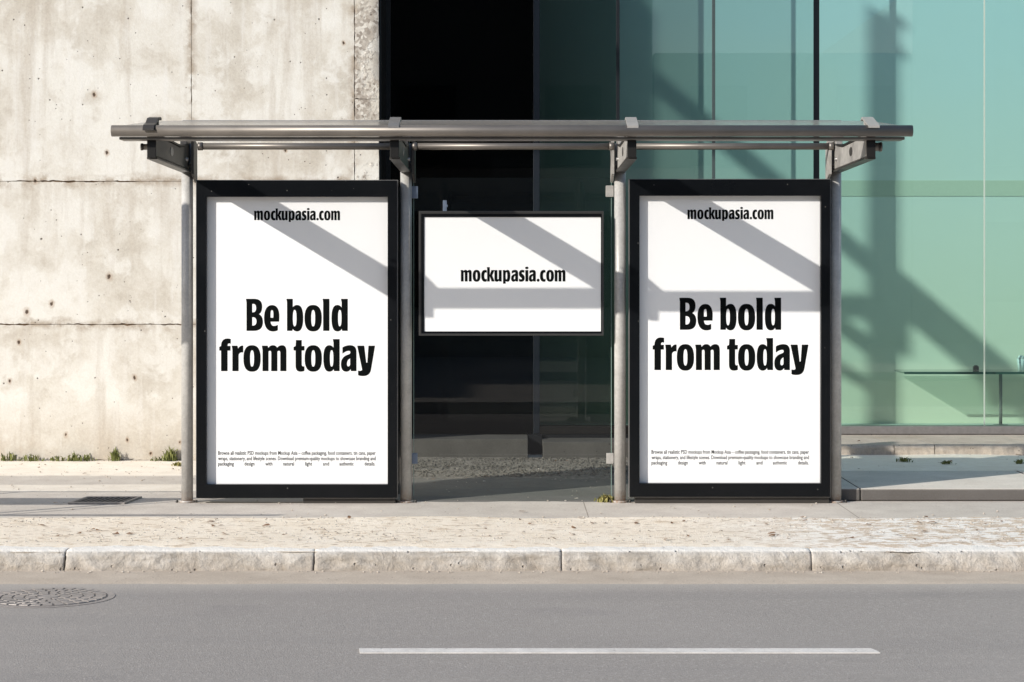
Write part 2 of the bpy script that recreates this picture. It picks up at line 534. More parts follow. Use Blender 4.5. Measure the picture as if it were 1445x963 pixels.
def dusty(m):
    t = m.node_tree; b = t.nodes['Principled BSDF']; src = b.inputs['Base Color'].links[0].from_socket
    g = t.nodes.new('ShaderNodeNewGeometry'); v = t.nodes.new('ShaderNodeTexVoronoi'); t.links.new(g.outputs['Position'], v.inputs['Vector']); v.inputs['Scale'].default_value = 21
    r = t.nodes.new('ShaderNodeMapRange'); t.links.new(v.outputs['Distance'], r.inputs[0]); r.inputs[1].default_value = .10; r.inputs[2].default_value = .05; r.inputs[3].default_value = 0; r.inputs[4].default_value = .3
    sx = t.nodes.new('ShaderNodeSeparateXYZ'); t.links.new(v.outputs['Color'], sx.inputs[0])
    gt = t.nodes.new('ShaderNodeMath'); gt.operation = 'GREATER_THAN'; t.links.new(sx.outputs[0], gt.inputs[0]); gt.inputs[1].default_value = .75
    ml = t.nodes.new('ShaderNodeMath'); ml.operation = 'MULTIPLY'; t.links.new(r.outputs[0], ml.inputs[0]); t.links.new(gt.outputs[0], ml.inputs[1])
    mx = t.nodes.new('ShaderNodeMix'); mx.data_type = 'RGBA'; t.links.new(ml.outputs[0], mx.inputs[0]); t.links.new(src, mx.inputs[6]); mx.inputs[7].default_value = (.5, .47, .43, 1)
    t.links.new(mx.outputs[2], b.inputs['Base Color'])


dusty(M['black_frame'])
M['screen_rim'] = plain_mat('dark_grey_rim', (.045, .044, .043), 0.4, 0.2, 0.5, 0.2)
M['sheet'] = plain_mat('poster_paper', (.91, .91, .905), 0.55, 0, 0.3, 0.02, 6)
M['ink'] = plain_mat('black_ink', (.004, .005, .005), 0.8, 0, 0.05, 0.1)
M['ink_soft'] = plain_mat('grey_ink', (.008, .008, .008), 0.8, 0, 0.05, 0.1)
M['pane'] = glass_mat('clear_pane', (.86, .90, .88), 0.05)
M['pane_edge'] = plain_mat('green_glass_edge', (.22, .31, .27), 0.25, 0, 0.5, 0.2)
M['black_glass'] = plain_mat('black_glass', (.0006, .0008, .001), 0.04, 0, 0.09, 0.2, 4)
M['mullion'] = plain_mat('dark_mullion', (.014, .018, .025), 0.4, 0.3, 0.5, 0.2)
M['mullion_grey'] = plain_mat('grey_mullion', (.055, .075, .075), 0.5, 0.1, 0.4, 0.2)
M['mullion_black'] = plain_mat('black_mullion', (.010, .011, .013), 0.4, 0.2, 0.5, 0.2)
M['mullion_pale'] = plain_mat('pale_joint', (.42, .48, .42), 0.5, 0.0, 0.4, 0.1)
M['sill'] = plain_mat('sill_metal', (.25, .235, .225), 0.5, 0.3, 0.5, 0.25, 25)
M['interior'] = interior_wall_mat()
M['int_floor'] = stone_mat('interior_floor', (.62, .62, .55), (.76, .76, .70), (.40, .40, .36), 3, 0.1)
M['roof_sheet'] = roof_sheet_mat()
M['lane'] = stone_mat('lane_paint', (.60, .57, .53), (.74, .71, .67), (.46, .43, .40), 16, 0.3)
M['iron'] = plain_mat('cast_iron', (.33, .30, .28), 0.6, 0.3, 0.5, 0.4, 40, 0.3, ((.44, .40, .355), 0.5))
M['cover_recess'] = plain_mat('cover_recess', (.17, .155, .145), 0.7, 0.2, 0.4, 0.4)
M['iron_dark'] = plain_mat('grate_iron', (.055, .053, .05), 0.6, 0.3, 0.5, 0.3, 40, 0.3)
M['pit'] = plain_mat('drain_pit', (.012, .011, .010), 0.9, 0, 0.1, 0.2)
M['weed'] = grass_mat('weed_green', (.105, .125, .035), (.25, .26, .09))
M['straw'] = grass_mat('dry_grass', (.22, .21, .06), (.36, .31, .12))
M['leaf'] = grass_mat('dry_leaf', (.15, .075, .035), (.26, .15, .075))
M['pebble'] = stone_mat('pebble', (.40, .34, .27), (.66, .60, .52), (.25, .18, .12), 30, 0.3)
M['shade_pebble'] = stone_mat('shade_pebble', (.07, .065, .055), (.15, .14, .12), (.06, .05, .04), 20, 0.3)  # darker copy of the pebbles, shade put into the colour
M['joint'] = plain_mat('brown_joint_fill', (.20, .14, .09), 0.95, 0, 0.1, 0.4)  # brown fill seen in the kerb and wall joints
M['steel'] = plain_mat('blocker_steel', (.22, .23, .24), 0.5, 0.3)
M['facade_far'] = stone_mat('far_render', (.30, .29, .26), (.40, .385, .35), (.22, .21, .19), 1, 0.2)
M['far_glass'] = plain_mat('far_window_glass', (.012, .015, .018), 0.1, 0, 0.4, 0.1)
M['cup'] = plain_mat('white_ceramic', (.78, .79, .78), 0.3, 0, 0.5, 0.05)
M['dark_plastic'] = plain_mat('dark_plastic', (.02, .025, .025), 0.5, 0, 0.5, 0.1)
M['ground'] = stone_mat('earth', (.22, .20, .17), (.30, .27, .23), (.18, .15, .12), 1, 0.2)
M['clamp'] = plain_mat('blue_grey_clamp', (.16, .20, .27), 0.4, 0.2, 0.5, 0.2)


# ------------------------------------------------------------------ mesh helpers
def obj(name, bm, mat, parent=None, smooth=False, mats=None):
    me = bpy.data.meshes.new(name)
    bm.normal_update()
    bm.to_mesh(me)
    bm.free()
    for m in (mats or [mat]):
        me.materials.append(m)
    if smooth:
        for p in me.polygons:
            p.use_smooth = True
    o = bpy.data.objects.new(name, me)
    COL.objects.link(o)
    if parent is not None:
        o.parent = parent
        o.matrix_parent_inverse = Matrix.Identity(4)
    return o


def empty(name, label, cat, loc=(0, 0, 0), group=None):
    o = bpy.data.objects.new(name, None)
    COL.objects.link(o)
    o.location = loc
    o.empty_display_size = 0.2
    return tag(o, label, cat, group)


def tag(o, label, cat, group=None, kind=None):
    o['label'] = label
    o['category'] = cat
    if group:
        o['group'] = group
    if kind:
        o['kind'] = kind
    return o


def struct(name, bm, mat, label=None):
    o = obj(name, bm, mat)
    o['kind'] = 'structure'
    if label:
        o['label'] = label
    return o


def box(bm, x0, x1, y0, y1, z0, z1, bevel=0.0, seg=2):
    vs = [bm.verts.new((x, y, z)) for x in (x0, x1) for y in (y0, y1) for z in (z0, z1)]
    f = [(0, 1, 3, 2), (4, 6, 7, 5), (0, 4, 5, 1), (2, 3, 7, 6), (0, 2, 6, 4), (1, 5, 7, 3)]
    fs = [bm.faces.new([vs[i] for i in q]) for q in f]
    if bevel > 0:
        es = list({e for fc in fs for e in fc.edges})
        bmesh.ops.bevel(bm, geom=es, offset=bevel, segments=seg, affect='EDGES', profile=0.6)
    return fs


def tube(bm, a, b, r, n=20, cap=True, r2=None):
    a, b = Vector(a), Vector(b)
    d = (b - a).normalized()
    u = d.orthogonal().normalized()
    v = d.cross(u)
    r2 = r if r2 is None else r2
    ra = [bm.verts.new(a + (u * math.cos(t) + v * math.sin(t)) * r) for t in [2 * math.pi * k / n for k in range(n)]]
    rb = [bm.verts.new(b + (u * math.cos(t) + v * math.sin(t)) * r2) for t in [2 * math.pi * k / n for k in range(n)]]
    for k in range(n):
        f = bm.faces.new((ra[k], ra[(k + 1) % n], rb[(k + 1) % n], rb[k]))
        f.smooth = True
    if cap:
        bm.faces.new(list(reversed(ra)))
        bm.faces.new(rb)


def bar(bm, p, q, w, y0, y1):
    """flat bar in the XZ plane from p to q (x,z), width w, between depths y0..y1"""
    p, q = Vector(p), Vector(q)
    d = (q - p).normalized()
    nrm = Vector((-d.y, d.x)) * (w / 2)
    poly = [p + nrm, q + nrm, q - nrm, p - nrm]
    prism(bm, [[tuple(c) for c in poly]], 'Y', y0, y1)


def prism(bm, loops, axis, a, b):
    """extrude a 2-D polygon with holes. axis 'Y': loops are (x,z); axis 'X': loops are (y,z); axis 'Z': (x,y)"""
    def P(c, t):
        if axis == 'Y':
            return (c[0], t, c[1])
        if axis == 'X':
            return (t, c[0], c[1])
        return (c[0], c[1], t)
    flat = [c for lp in loops for c in lp]
    tris = tessellate_polygon([[Vector((c[0], c[1], 0)) for c in lp] for lp in loops])
    va = [bm.verts.new(P(c, a)) for c in flat]
    if b is None:
        for tr in tris:
            bm.faces.new([va[i] for i in tr])
        return
    vb = [bm.verts.new(P(c, b)) for c in flat]
    for tr in tris:
        bm.faces.new([va[i] for i in tr])
        bm.faces.new([vb[i] for i in reversed(tr)])
    k = 0
    for lp in loops:
        n = len(lp)
        for i in range(n):
            j = (i + 1) % n
            bm.faces.new((va[k + i], va[k + j], vb[k + j], vb[k + i]))
        k += n
    bmesh.ops.recalc_face_normals(bm, faces=bm.faces[:])


def sheet(bm, x0, x1, y0, y1, z, nx=1, ny=1, jit=0.0, zj=0.0, skirt=0.0):
    vs = []
    for j in range(ny + 1):
        row = []
        for i in range(nx + 1):
            x = x0 + (x1 - x0) * i / nx
            y = y0 + (y1 - y0) * j / ny
            dy = 0
            if jit and j in (0, ny):
                dy = jit * noise.noise(Vector((x * 2.2, y * 5, 3.1))) + jit * 0.5 * noise.noise(Vector((x * 9, y * 5, 8.1)))
            dz = zj * noise.noise(Vector((x * 1.3, y * 2.1, 0.4))) if zj else 0
            row.append(bm.verts.new((x, y + dy, z + dz)))
        vs.append(row)
    for j in range(ny):
        for i in range(nx):
            bm.faces.new((vs[j][i], vs[j][i + 1], vs[j + 1][i + 1], vs[j + 1][i]))
    if skirt:                               # turn the long edges down into the surface below
        for row, sgn in ((vs[0], -1), (vs[-1], 1)):
            low = [bm.verts.new((v.co.x, v.co.y + sgn * skirt * 14, v.co.z - skirt)) for v in row]
            for i in range(nx):
                q = (low[i], low[i + 1], row[i + 1], row[i])
                bm.faces.new(q if sgn < 0 else tuple(reversed(q)))


def frame_ring(bm, x0, x1, z0, z1, ix0, ix1, iz0, iz1, y0, y1, bevel=0.0):
    outer = [(x0, z0), (x1, z0), (x1, z1), (x0, z1)]
    inner = [(ix0, iz0), (ix1, iz0), (ix1, iz1), (ix0, iz1)]
    vo = [[bm.verts.new((c[0], y, c[1])) for c in outer] for y in (y0, y1)]
    vi = [[bm.verts.new((c[0], y, c[1])) for c in inner] for y in (y0, y1)]
    for i in range(4):
        j = (i + 1) % 4
        bm.faces.new((vo[0][i], vo[0][j], vi[0][j], vi[0][i]))
        bm.faces.new((vo[1][j], vo[1][i], vi[1][i], vi[1][j]))
        bm.faces.new((vo[0][j], vo[0][i], vo[1][i], vo[1][j]))
        bm.faces.new((vi[0][i], vi[0][j], vi[1][j], vi[1][i]))
    bmesh.ops.recalc_face_normals(bm, faces=bm.faces[:])
    if bevel:
        es = [e for e in bm.edges if len(e.link_faces) == 2 and e.calc_face_angle(0) > 0.8]
        bmesh.ops.bevel(bm, geom=es, offset=bevel, segments=2, affect='EDGES', profile=0.6)


NB = bmesh.new

# ------------------------------------------------------------------ GROUND
ROAD_Z = -0.105
bm = NB(); sheet(bm, -300, 300, -300, 300, -0.125)
struct('ground', bm, M['ground'])

bm = NB(); sheet(bm, -120, 120, -9.6, -2.55, ROAD_Z, 60, 1)
struct('road', bm, M['asphalt'])

bm = NB(); sheet(bm, -40, 40, -2.60, -2.24, ROAD_Z + 0.004, 300, 3, 0.03, 0.0, 0.008)
struct('gutter', bm, M['gutter'])

# pavement: base sheet from kerb to the building
bm = NB(); box(bm, -40, 40, -1.955, 9.0, -0.12, 0.0)
struct('pavement', bm, M['pavement'])
# gravel strip along the kerb
bm = NB(); sheet(bm, -20, 20, -1.985, -0.87, 0.006, 500, 10, 0.05, 0.004, 0.014)
struct('gravel_strip', bm, M['grit'])

# paving and gravel under the shelter, shade painted into their colour
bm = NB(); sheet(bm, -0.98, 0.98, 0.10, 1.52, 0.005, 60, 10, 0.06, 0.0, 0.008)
struct('shelter_shade_floor', bm, M['floor_shade'])
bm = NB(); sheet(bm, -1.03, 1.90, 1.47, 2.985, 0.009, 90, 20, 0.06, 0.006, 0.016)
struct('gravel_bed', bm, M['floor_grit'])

# opposite pavement, behind the camera
bm = NB(); box(bm, -60, 60, -21.9, -9.6, -0.12, 0.02)
struct('far_pavement', bm, M['pavement'])

# lane line
bm = NB()
x0, x1 = -0.637, 1.50
yA, yB = -4.375, -4.468
prism(bm, [[(x0, yA), (x0 + .01, yB), (x1 + .018, yB), (x1 + .010, yB + .05), (x1 - .004, yA)]], 'Z', ROAD_Z + 0.004, ROAD_Z - 0.004)
bmesh.ops.recalc_face_normals(bm, faces=bm.faces[:])
o = struct('lane_marking', bm, M['lane'])

# ------------------------------------------------------------------ KERB STONES
def kerb_stone(xa, xb, seed):
    bm = NB()
    prof = []
    for i in range(7):
        prof.append((-1.955 - 0.205 * i / 6, 0.0))
    for k in range(1, 7):
        a = math.pi / 2 * k / 6
        prof.append((-2.16 - 0.058 * math.sin(a), -0.048 * (1 - math.cos(a))))
    for i in range(1, 11):
        prof.append((-2.218 - 0.036 * i / 10, -0.048 - 0.082 * i / 10))
    n = int((xb - xa) / 0.012)
    rows = []
    for i in range(n + 1):
        x = xa + (xb - xa) * i / n
        edge = min(i, n - i) * (xb - xa) / n
        row = []
        for k, (y, z) in enumerate(prof):
            v = Vector((x * 6, y * 9 + seed, z * 9))
            d = 0.008 * noise.noise(v) + 0.0065 * noise.noise(v * 2.7) + 0.004 * noise.noise(v * 7)
            chip = max(0.0, noise.noise(Vector((x * 4.3, seed, z * 14 + 2))) - 0.30) * 0.028
            face = min(1.0, max(0.0, (k - 5) / 6))
            rnd = 0.006 * math.exp(-(edge / 0.010) ** 2)
            xo = 0
            if i in (0, n):
                xo = (1 if i == 0 else -1) * (0.0005 + 0.0035 * max(0, 0.3 + noise.noise(Vector((seed, y * 20, z * 20)))))
            row.append(bm.verts.new((x + xo, y + face * (d * 1.3 + chip + rnd) + (1 - face) * 0, z + (1 - face * 0.5) * d * 0.35 - rnd * (1 - face) * 0.5 - chip * 0.2 * face)))
        rows.append(row)
    for i in range(n):
        for k in range(len(prof) - 1):
            f = bm.faces.new((rows[i][k], rows[i][k + 1], rows[i + 1][k + 1], rows[i + 1][k]))
            f.smooth = True
    for row in (rows[0], rows[-1]):
        b0 = bm.verts.new((row[0].co.x, -1.955, -0.13))
        bm.faces.new(row + [b0])
    bmesh.ops.recalc_face_normals(bm, faces=bm.faces[:])
    return bm


kx = [-7.6, -6.29, -4.98, -3.67, -2.36, -1.044, 0.263, 1.581, 2.89, 4.2, 5.5, 6.8]
klab = {-3.67: 'rough pale kerbstone at the left edge of the photo beside the manhole',
        -2.36: 'rough pale kerbstone in front of the left poster case',
        -1.044: 'rough pale kerbstone in front of the gap under the hanging display',
        0.263: 'rough pale kerbstone in front of the right poster case',
        1.581: 'rough pale kerbstone at right, before the raised grey paving'}
for i in range(len(kx) - 1):
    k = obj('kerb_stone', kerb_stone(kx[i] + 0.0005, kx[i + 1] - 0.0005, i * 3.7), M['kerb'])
    lab = klab.get(kx[i], 'pale kerbstone continuing the kerb beyond the edge of the photo')
    tag(k, lab, 'kerbstone', 'pale kerbstones along the road')
bm = NB(); box(bm, -40, kx[0], -2.24, -1.955, -0.12, -0.001); box(bm, kx[-1], 40, -2.24, -1.955, -0.12, -0.001)
struct('kerb', bm, M['kerb'])
# dark soil in the joints between stones
bm = NB()
for xk in kx[1:-1]:
    prism(bm, [[(-1.96, -.12), (-1.96, -.008), (-2.15, -.008), (-2.185, -.022), (-2.200, -.05), (-2.232, -.12)]], 'X', xk - .02, xk + .02)
struct('kerb_bedding', bm, M['joint'])

# ------------------------------------------------------------------ CONCRETE WALL (left)
WY = 2.84
wall = empty('concrete_wall', 'tall pale weathered concrete wall with stained cast panels at left', 'wall', (-3, WY, 0))
inv = Matrix.Translation(wall.location)


def under(o, root):
    o.parent = root
    o.matrix_parent_inverse = Matrix.Translation(root.location).inverted()
    return o


def rough_panel(x0, x1, z0, z1, seed, y=WY, th=0.30, free_right=False):
    """panel with slightly broken edges"""
    bm = NB()
    st = 0.02
    g = 0.0018
    def edge(pa, pb, nrm, amp):
        L = (Vector(pb) - Vector(pa)).length
        n = max(2, int(L / st))
        out = []
        for i in range(n):
            t = i / n
            c = Vector(pa).lerp(Vector(pb), t)
            v = Vector((c.x * 7, c.y * 7, seed))
            d = g + amp * max(0.0, 0.05 + noise.noise(v) + 0.9 * noise.noise(v * 3.7))
            if i == 0:
                d = g
            out.append(tuple(c - Vector(nrm) * d))
        return out
    lp = edge((x0, z0), (x1, z0), (0, -1), 0.010) + edge((x1, z0), (x1, z1), (1, 0), 0.006) + \
        edge((x1, z1), (x0, z1), (0, 1), 0.011) + edge((x0, z1), (x0, z0), (-1, 0), 0.006)
    prism(bm, [lp], 'Y', y, y + th)
    return bm


WX1 = X(535, WY)            # free end of the wall
WJ = X(500, WY)             # vertical joint
WL = X(270, WY)
zA, zB = Z(458, WY), Z(256, WY)
panels = [(-7.2, -4.6, 0, zA), (-4.6, WJ, 0, zA), (-7.2, -4.6, zA, zB), (-4.6, WJ, zA, zB), (-7.2, -5.2, zB, 4.9), (-5.2, WL, zB, 4.9), (WL, WJ, zB, 4.9)]
for k, p in enumerate(panels):
    under(obj('wall_panel', rough_panel(*p, k * 5.3), M['wall']), wall)
for k, (za, zb) in enumerate([(0, Z(700, WY) + .9), (Z(700, WY) + .9, Z(140, WY)), (Z(140, WY), 4.9)]):
    under(obj('end_strip', rough_panel(WJ, WX1, za, zb, 50 + k, th=0.95), M['wall']), wall)
bm = NB(); box(bm, -7.2, WJ - .003, WY + 0.012, WY + 0.95, -0.1, 4.88)
under(obj('wall_core', bm, M['joint']), wall)
bm = NB(); box(bm, -7.2, WX1 + 0.16, WY, WY + 0.95, 4.905, 7.0)  # unseen upper block, overhang added for a stepped shadow edge
under(obj('shadow_step_block', bm, M['wall']), wall)

# ------------------------------------------------------------------ GLASS FACADE
GY = 3.5
IY = 4.05
H = 6.6
fac = empty('glass_building', 'glass fronted building with black pane and teal panes over stone steps', 'building', (1.5, GY, 0))
def FP(name, bm, mat, **k):
    return under(obj(name, bm, mat, **k), fac)


mx = X(757, GY)
bm = NB(); box(bm, WX1 + 0.05, mx - 0.028, GY, GY + 0.02, 0.155, H)
FP('black_pane', bm, M['black_glass'])
bm = NB(); box(bm, WX1 + 0.004, WX1 + 0.05, GY - 0.03, GY + 0.05, 0.155, H, 0.004)
FP('edge_mullion', bm, M['iron_black'])
bm = NB(); box(bm, WX1 + 0.002, WX1 + 0.014, WY + 0.03, GY - 0.032, 0.0, H)  # black strip over the wall's end face, painting in its shade
FP('return_shade_strip', bm, M['iron_black'])
bm = NB(); box(bm, mx - 0.026, mx + 0.026, GY - 0.05, GY + 0.021, 0.16, H, 0.004)
FP('mullion', bm, M['mullion'])
# green panes as single thin sheets between mullions
xs = [mx, X(872, GY), X(1007, GY), X(1152, GY), X(1389, GY), 5.5, 7.2]
tints = [(.20, .265, .235), (.42, .565, .535), (.50, .68, .645), (.60, .785, .745), (.60, .785, .745), (.60, .785, .745)]  # left panes tinted darker, standing for shade inside the room
SILL = 0.222
for k, (a, b) in enumerate(zip(xs[:-1], xs[1:])):
    bm = NB()
    prism(bm, [[(a + .006, SILL), (b - .006, SILL), (b - .006, H), (a + .006, H)]], 'Y', GY, None)
    FP('teal_pane', bm, glass_mat('teal_glass', tints[k], 0.04 if k == 0 else 0.08))
bm = NB(); box(bm, xs[3] - .024, xs[3] + .024, GY - 0.005, GY + 0.005, SILL, H, 0.002)
FP('mullion', bm, M['mullion_black'])
bm = NB(); box(bm, xs[2] - .013, xs[2] + .013, GY - 0.006, GY + 0.006, SILL, H, 0.002)
FP('mullion', bm, M['mullion_grey'])
bm = NB(); box(bm, xs[1] - .014, xs[1] + .014, GY - 0.008, GY + 0.008, SILL, H, 0.002)
FP('mullion', bm, M['mullion_black'])
bm = NB(); box(bm, xs[4] - .005, xs[4] + .005, GY - 0.006, GY + 0.006, SILL, H)
FP('glass_joint', bm, M['mullion_pale'])
bm = NB(); box(bm, xs[5] - .03, xs[5] + .03, GY - 0.02, GY + 0.02, SILL, H, 0.004)
FP('mullion', bm, M['mullion_black'])
bm = NB(); box(bm, 1.90, 7.2, GY - 0.06, GY + 0.10, 0.158, SILL - 0.002, 0.004)
FP('sill', bm, M['sill'])
bm = NB(); box(bm, mx + .027, 1.898, GY - 0.058, GY + 0.10, 0.158, SILL - 0.002, 0.004)
FP('sill', bm, M['pit'])
bm = NB(); box(bm, 2.35, 7.2, GY - 0.05, GY + 0.09, 0.12, 0.157)
FP('sill_footing', bm, M['mullion_black'])
bm = NB(); box(bm, mx + .03, 2.349, GY - 0.05, GY + 0.09, 0.0, 0.157)
FP('dark_footing', bm, M['mullion_black'])
# interior
bm = NB(); box(bm, mx - .02, 7.4, IY, IY + 0.2, 0.0, H)
FP('interior_wall', bm, M['interior'])
bm = NB(); box(bm, mx + .03, 7.2, GY + 0.101, IY - .002, 0.05, 0.20)
FP('interior_floor', bm, M['int_floor'])
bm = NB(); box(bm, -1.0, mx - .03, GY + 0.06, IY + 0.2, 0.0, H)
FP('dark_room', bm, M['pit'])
bm = NB(); box(bm, WX1 + .17, 7.4, GY - 0.08, IY + 0.2, H + .002, H + 0.5)
FP('roof_slab', bm, M['facade_far'])
# olive rail on the inner wall
bm = NB(); box(bm, 2.6, 7.2, IY - 0.006, IY - 0.002, Z(277, IY), Z(255, IY))
FP('wall_rail', bm, plain_mat('olive_rail', (.68, .68, .57), 0.8, 0, 0.2, 0.05))

bm = NB(); box(bm, X(745, 3.0) + .002, X(766, 3.0) - .002, 3.30, GY - 0.065, 0, 0.159)  # black block painting in the shade between the plinths
FP('gap_shade_block', bm, M['mullion_black'])
# plinths below the glass in the middle
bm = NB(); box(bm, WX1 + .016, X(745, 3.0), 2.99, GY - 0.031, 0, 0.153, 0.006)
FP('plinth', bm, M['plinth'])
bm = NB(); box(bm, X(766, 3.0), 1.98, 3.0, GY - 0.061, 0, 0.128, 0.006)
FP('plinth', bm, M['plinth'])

# ------------------------------------------------------------------ PAVED TERRACE at right
bm = NB()
bnd = [1.93, 2.245, 3.55, 4.9, 6.3, 9.0]
def slab(x0, x1, y0, y1, z0, z1, sk):
    bm = NB()
    pts = [(x0 + .004, y0), (x1 - .004, y0), (x1 - .004 - sk, y1), (x0 + .004 - sk, y1)]
    prism(bm, [pts], 'Z', z0, z1)
    es = [e for e in bm.edges if len(e.link_faces) == 2 and e.calc_face_angle(0) > 0.8]
    bmesh.ops.bevel(bm, geom=es, offset=0.008, segments=2, affect='EDGES', profile=0.6)
    return bm


tl = ['narrow grey paving slab beside the right end post', 'wide grey paving slab right of the narrow one, raised above the pavement',
      'grey paving slab cut by the right edge of the photo', None, None]
for i in range(len(bnd) - 1):
    sk0 = 0.0
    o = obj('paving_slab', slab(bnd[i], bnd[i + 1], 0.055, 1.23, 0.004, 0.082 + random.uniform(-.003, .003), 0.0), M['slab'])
    tag(o, tl[i] or 'grey raised paving slab beyond the right edge of the photo', 'paving slab', 'raised grey paving slabs')
bm = NB(); sheet(bm, 1.93, 9, 1.225, 2.50, 0.078, 200, 20, 0.0, 0.012)
struct('sand_bed', bm, M['sand'])
bm = NB(); box(bm, 1.93, 9, 1.232, 2.50, 0.002, 0.064)
struct('sand_bed_core', bm, M['sand'])
sb = [1.98, 2.94, 3.25, 4.02, 5.0, 6.2, 9.0]
sl = ['stone step block under the glass, nearest the right end post', 'short stone step block in the middle of the row under the glass',
      'stone step block right of the short one under the glass', 'stone step block under the glass at the right edge of the photo', None, None]


def step_block(x0, x1, seed):
    bm = NB()
    n = max(4, int((x1 - x0) / 0.03))
    y0, z1 = 2.49, 0.153
    prof = [(GY - 0.062, z1), (y0 + 0.02, z1), (y0 + .004, z1 - .008), (y0, z1 - .022), (y0 + .004, 0.11), (y0 + .006, 0.04)]
    rows = []
    for i in range(n + 1):
        x = x0 + .003 + (x1 - x0 - .006) * i / n
        row = []
        for k, (y, z) in enumerate(prof):
            d = 0.010 * noise.noise(Vector((x * 7, z * 20, seed))) + 0.008 * noise.noise(Vector((x * 19, z * 30, seed)))
            row.append(bm.verts.new((x, y + (d if k > 0 else 0), z + (d * 0.35 if 0 < k < 4 else 0))))
        rows.append(row)
    for i in range(n):
        for k in range(len(prof) - 1):
            bm.faces.new((rows[i][k], rows[i][k + 1], rows[i + 1][k + 1], rows[i + 1][k]))
    for row in (rows[0], rows[-1]):
        b0 = bm.verts.new((row[0].co.x, GY - 0.062, 0.04))
        bm.faces.new(row + [b0])
    bmesh.ops.recalc_face_normals(bm, faces=bm.faces[:])
    return bm


for i in range(len(sb) - 1):
    o = obj('step_block', step_block(sb[i], sb[i + 1], i * 2.2), M['step'])
    tag(o, sl[i] or 'stone step block beyond the right edge of the photo', 'step', 'stone step blocks under the glass front')

# ------------------------------------------------------------------ BUS SHELTER
PX = [-2.083, -0.679, 0.693, 2.075]
sh = empty('bus_shelter', 'long metal framed bus shelter with slim clear roof and four round posts', 'bus shelter')
PR = 0.037
TZ, TY = 2.285, -1.30


def SP(name, bm, mat, parent=sh, **k):
    return obj(name, bm, mat, parent, **k)


for i, x in enumerate(PX):
    bm = NB()
    tube(bm, (x, 0, 0), (x, 0, 2.30), PR, 28)
    SP('post', bm, M['post'])
    bm = NB()
    tube(bm, (x, 0, 0), (x, 0, 0.012), PR + 0.014, 24)
    SP('post_collar', bm, M['post'])

# front tube and gutter
bm = NB()
tube(bm, (-2.30, TY, TZ), (2.30, TY, TZ), 0.033, 28)
SP('front_tube', bm, M['tube'])
bm = NB()
box(bm, -2.262, 2.262, TY + 0.02, TY + 0.155, 2.236, 2.252, 0.004)
SP('gutter_channel', bm, M['tube'])
# sheet
def sheet_z(y):
    return 2.308 + 0.195 * ((y - TY) / 2.0) + 0.012 * math.sin(math.pi * min(1, (y - TY) / 2.0))


bm = NB()
rows = []
for j in range(15):
    y = TY + 0.01 + 1.99 * j / 14
    rows.append([bm.verts.new((sx * (2.28 - 0.05 * j / 14), y, sheet_z(y))) for sx in (-1, 1)])
for j in range(14):
    f = bm.faces.new((rows[j][0], rows[j][1], rows[j + 1][1], rows[j + 1][0]))
    f.smooth = True
SP('roof_sheet', bm, M['roof_sheet'])
bm = NB()
box(bm, -2.23, 2.23, 0.69, 0.715, sheet_z(0.69) - 0.012, sheet_z(0.69) + 0.004, 0.002)
SP('rear_edge', bm, M['edge'])
# rear tube in three lengths
for a, b in ((PX[0] + .085, PX[1] - .035), (PX[1] + .045, PX[2] - .045), (PX[2] + .045, PX[3] - .03)):
    bm = NB()
    tube(bm, (a, -0.10, 2.276), (b, -0.10, 2.276), 0.0215, 20)
    tube(bm, (a, -0.10, 2.276), (a + .03, -0.10, 2.276), 0.026, 20)
    tube(bm, (b - .03, -0.10, 2.276), (b, -0.10, 2.276), 0.026, 20)
    SP('rear_tube', bm, M['tube'])


def slot(cy, cz, ry, rz, n=12):
    return [(cy + ry * math.cos(2 * math.pi * k / n), cz + rz * math.sin(2 * math.pi * k / n)) for k in range(n)]


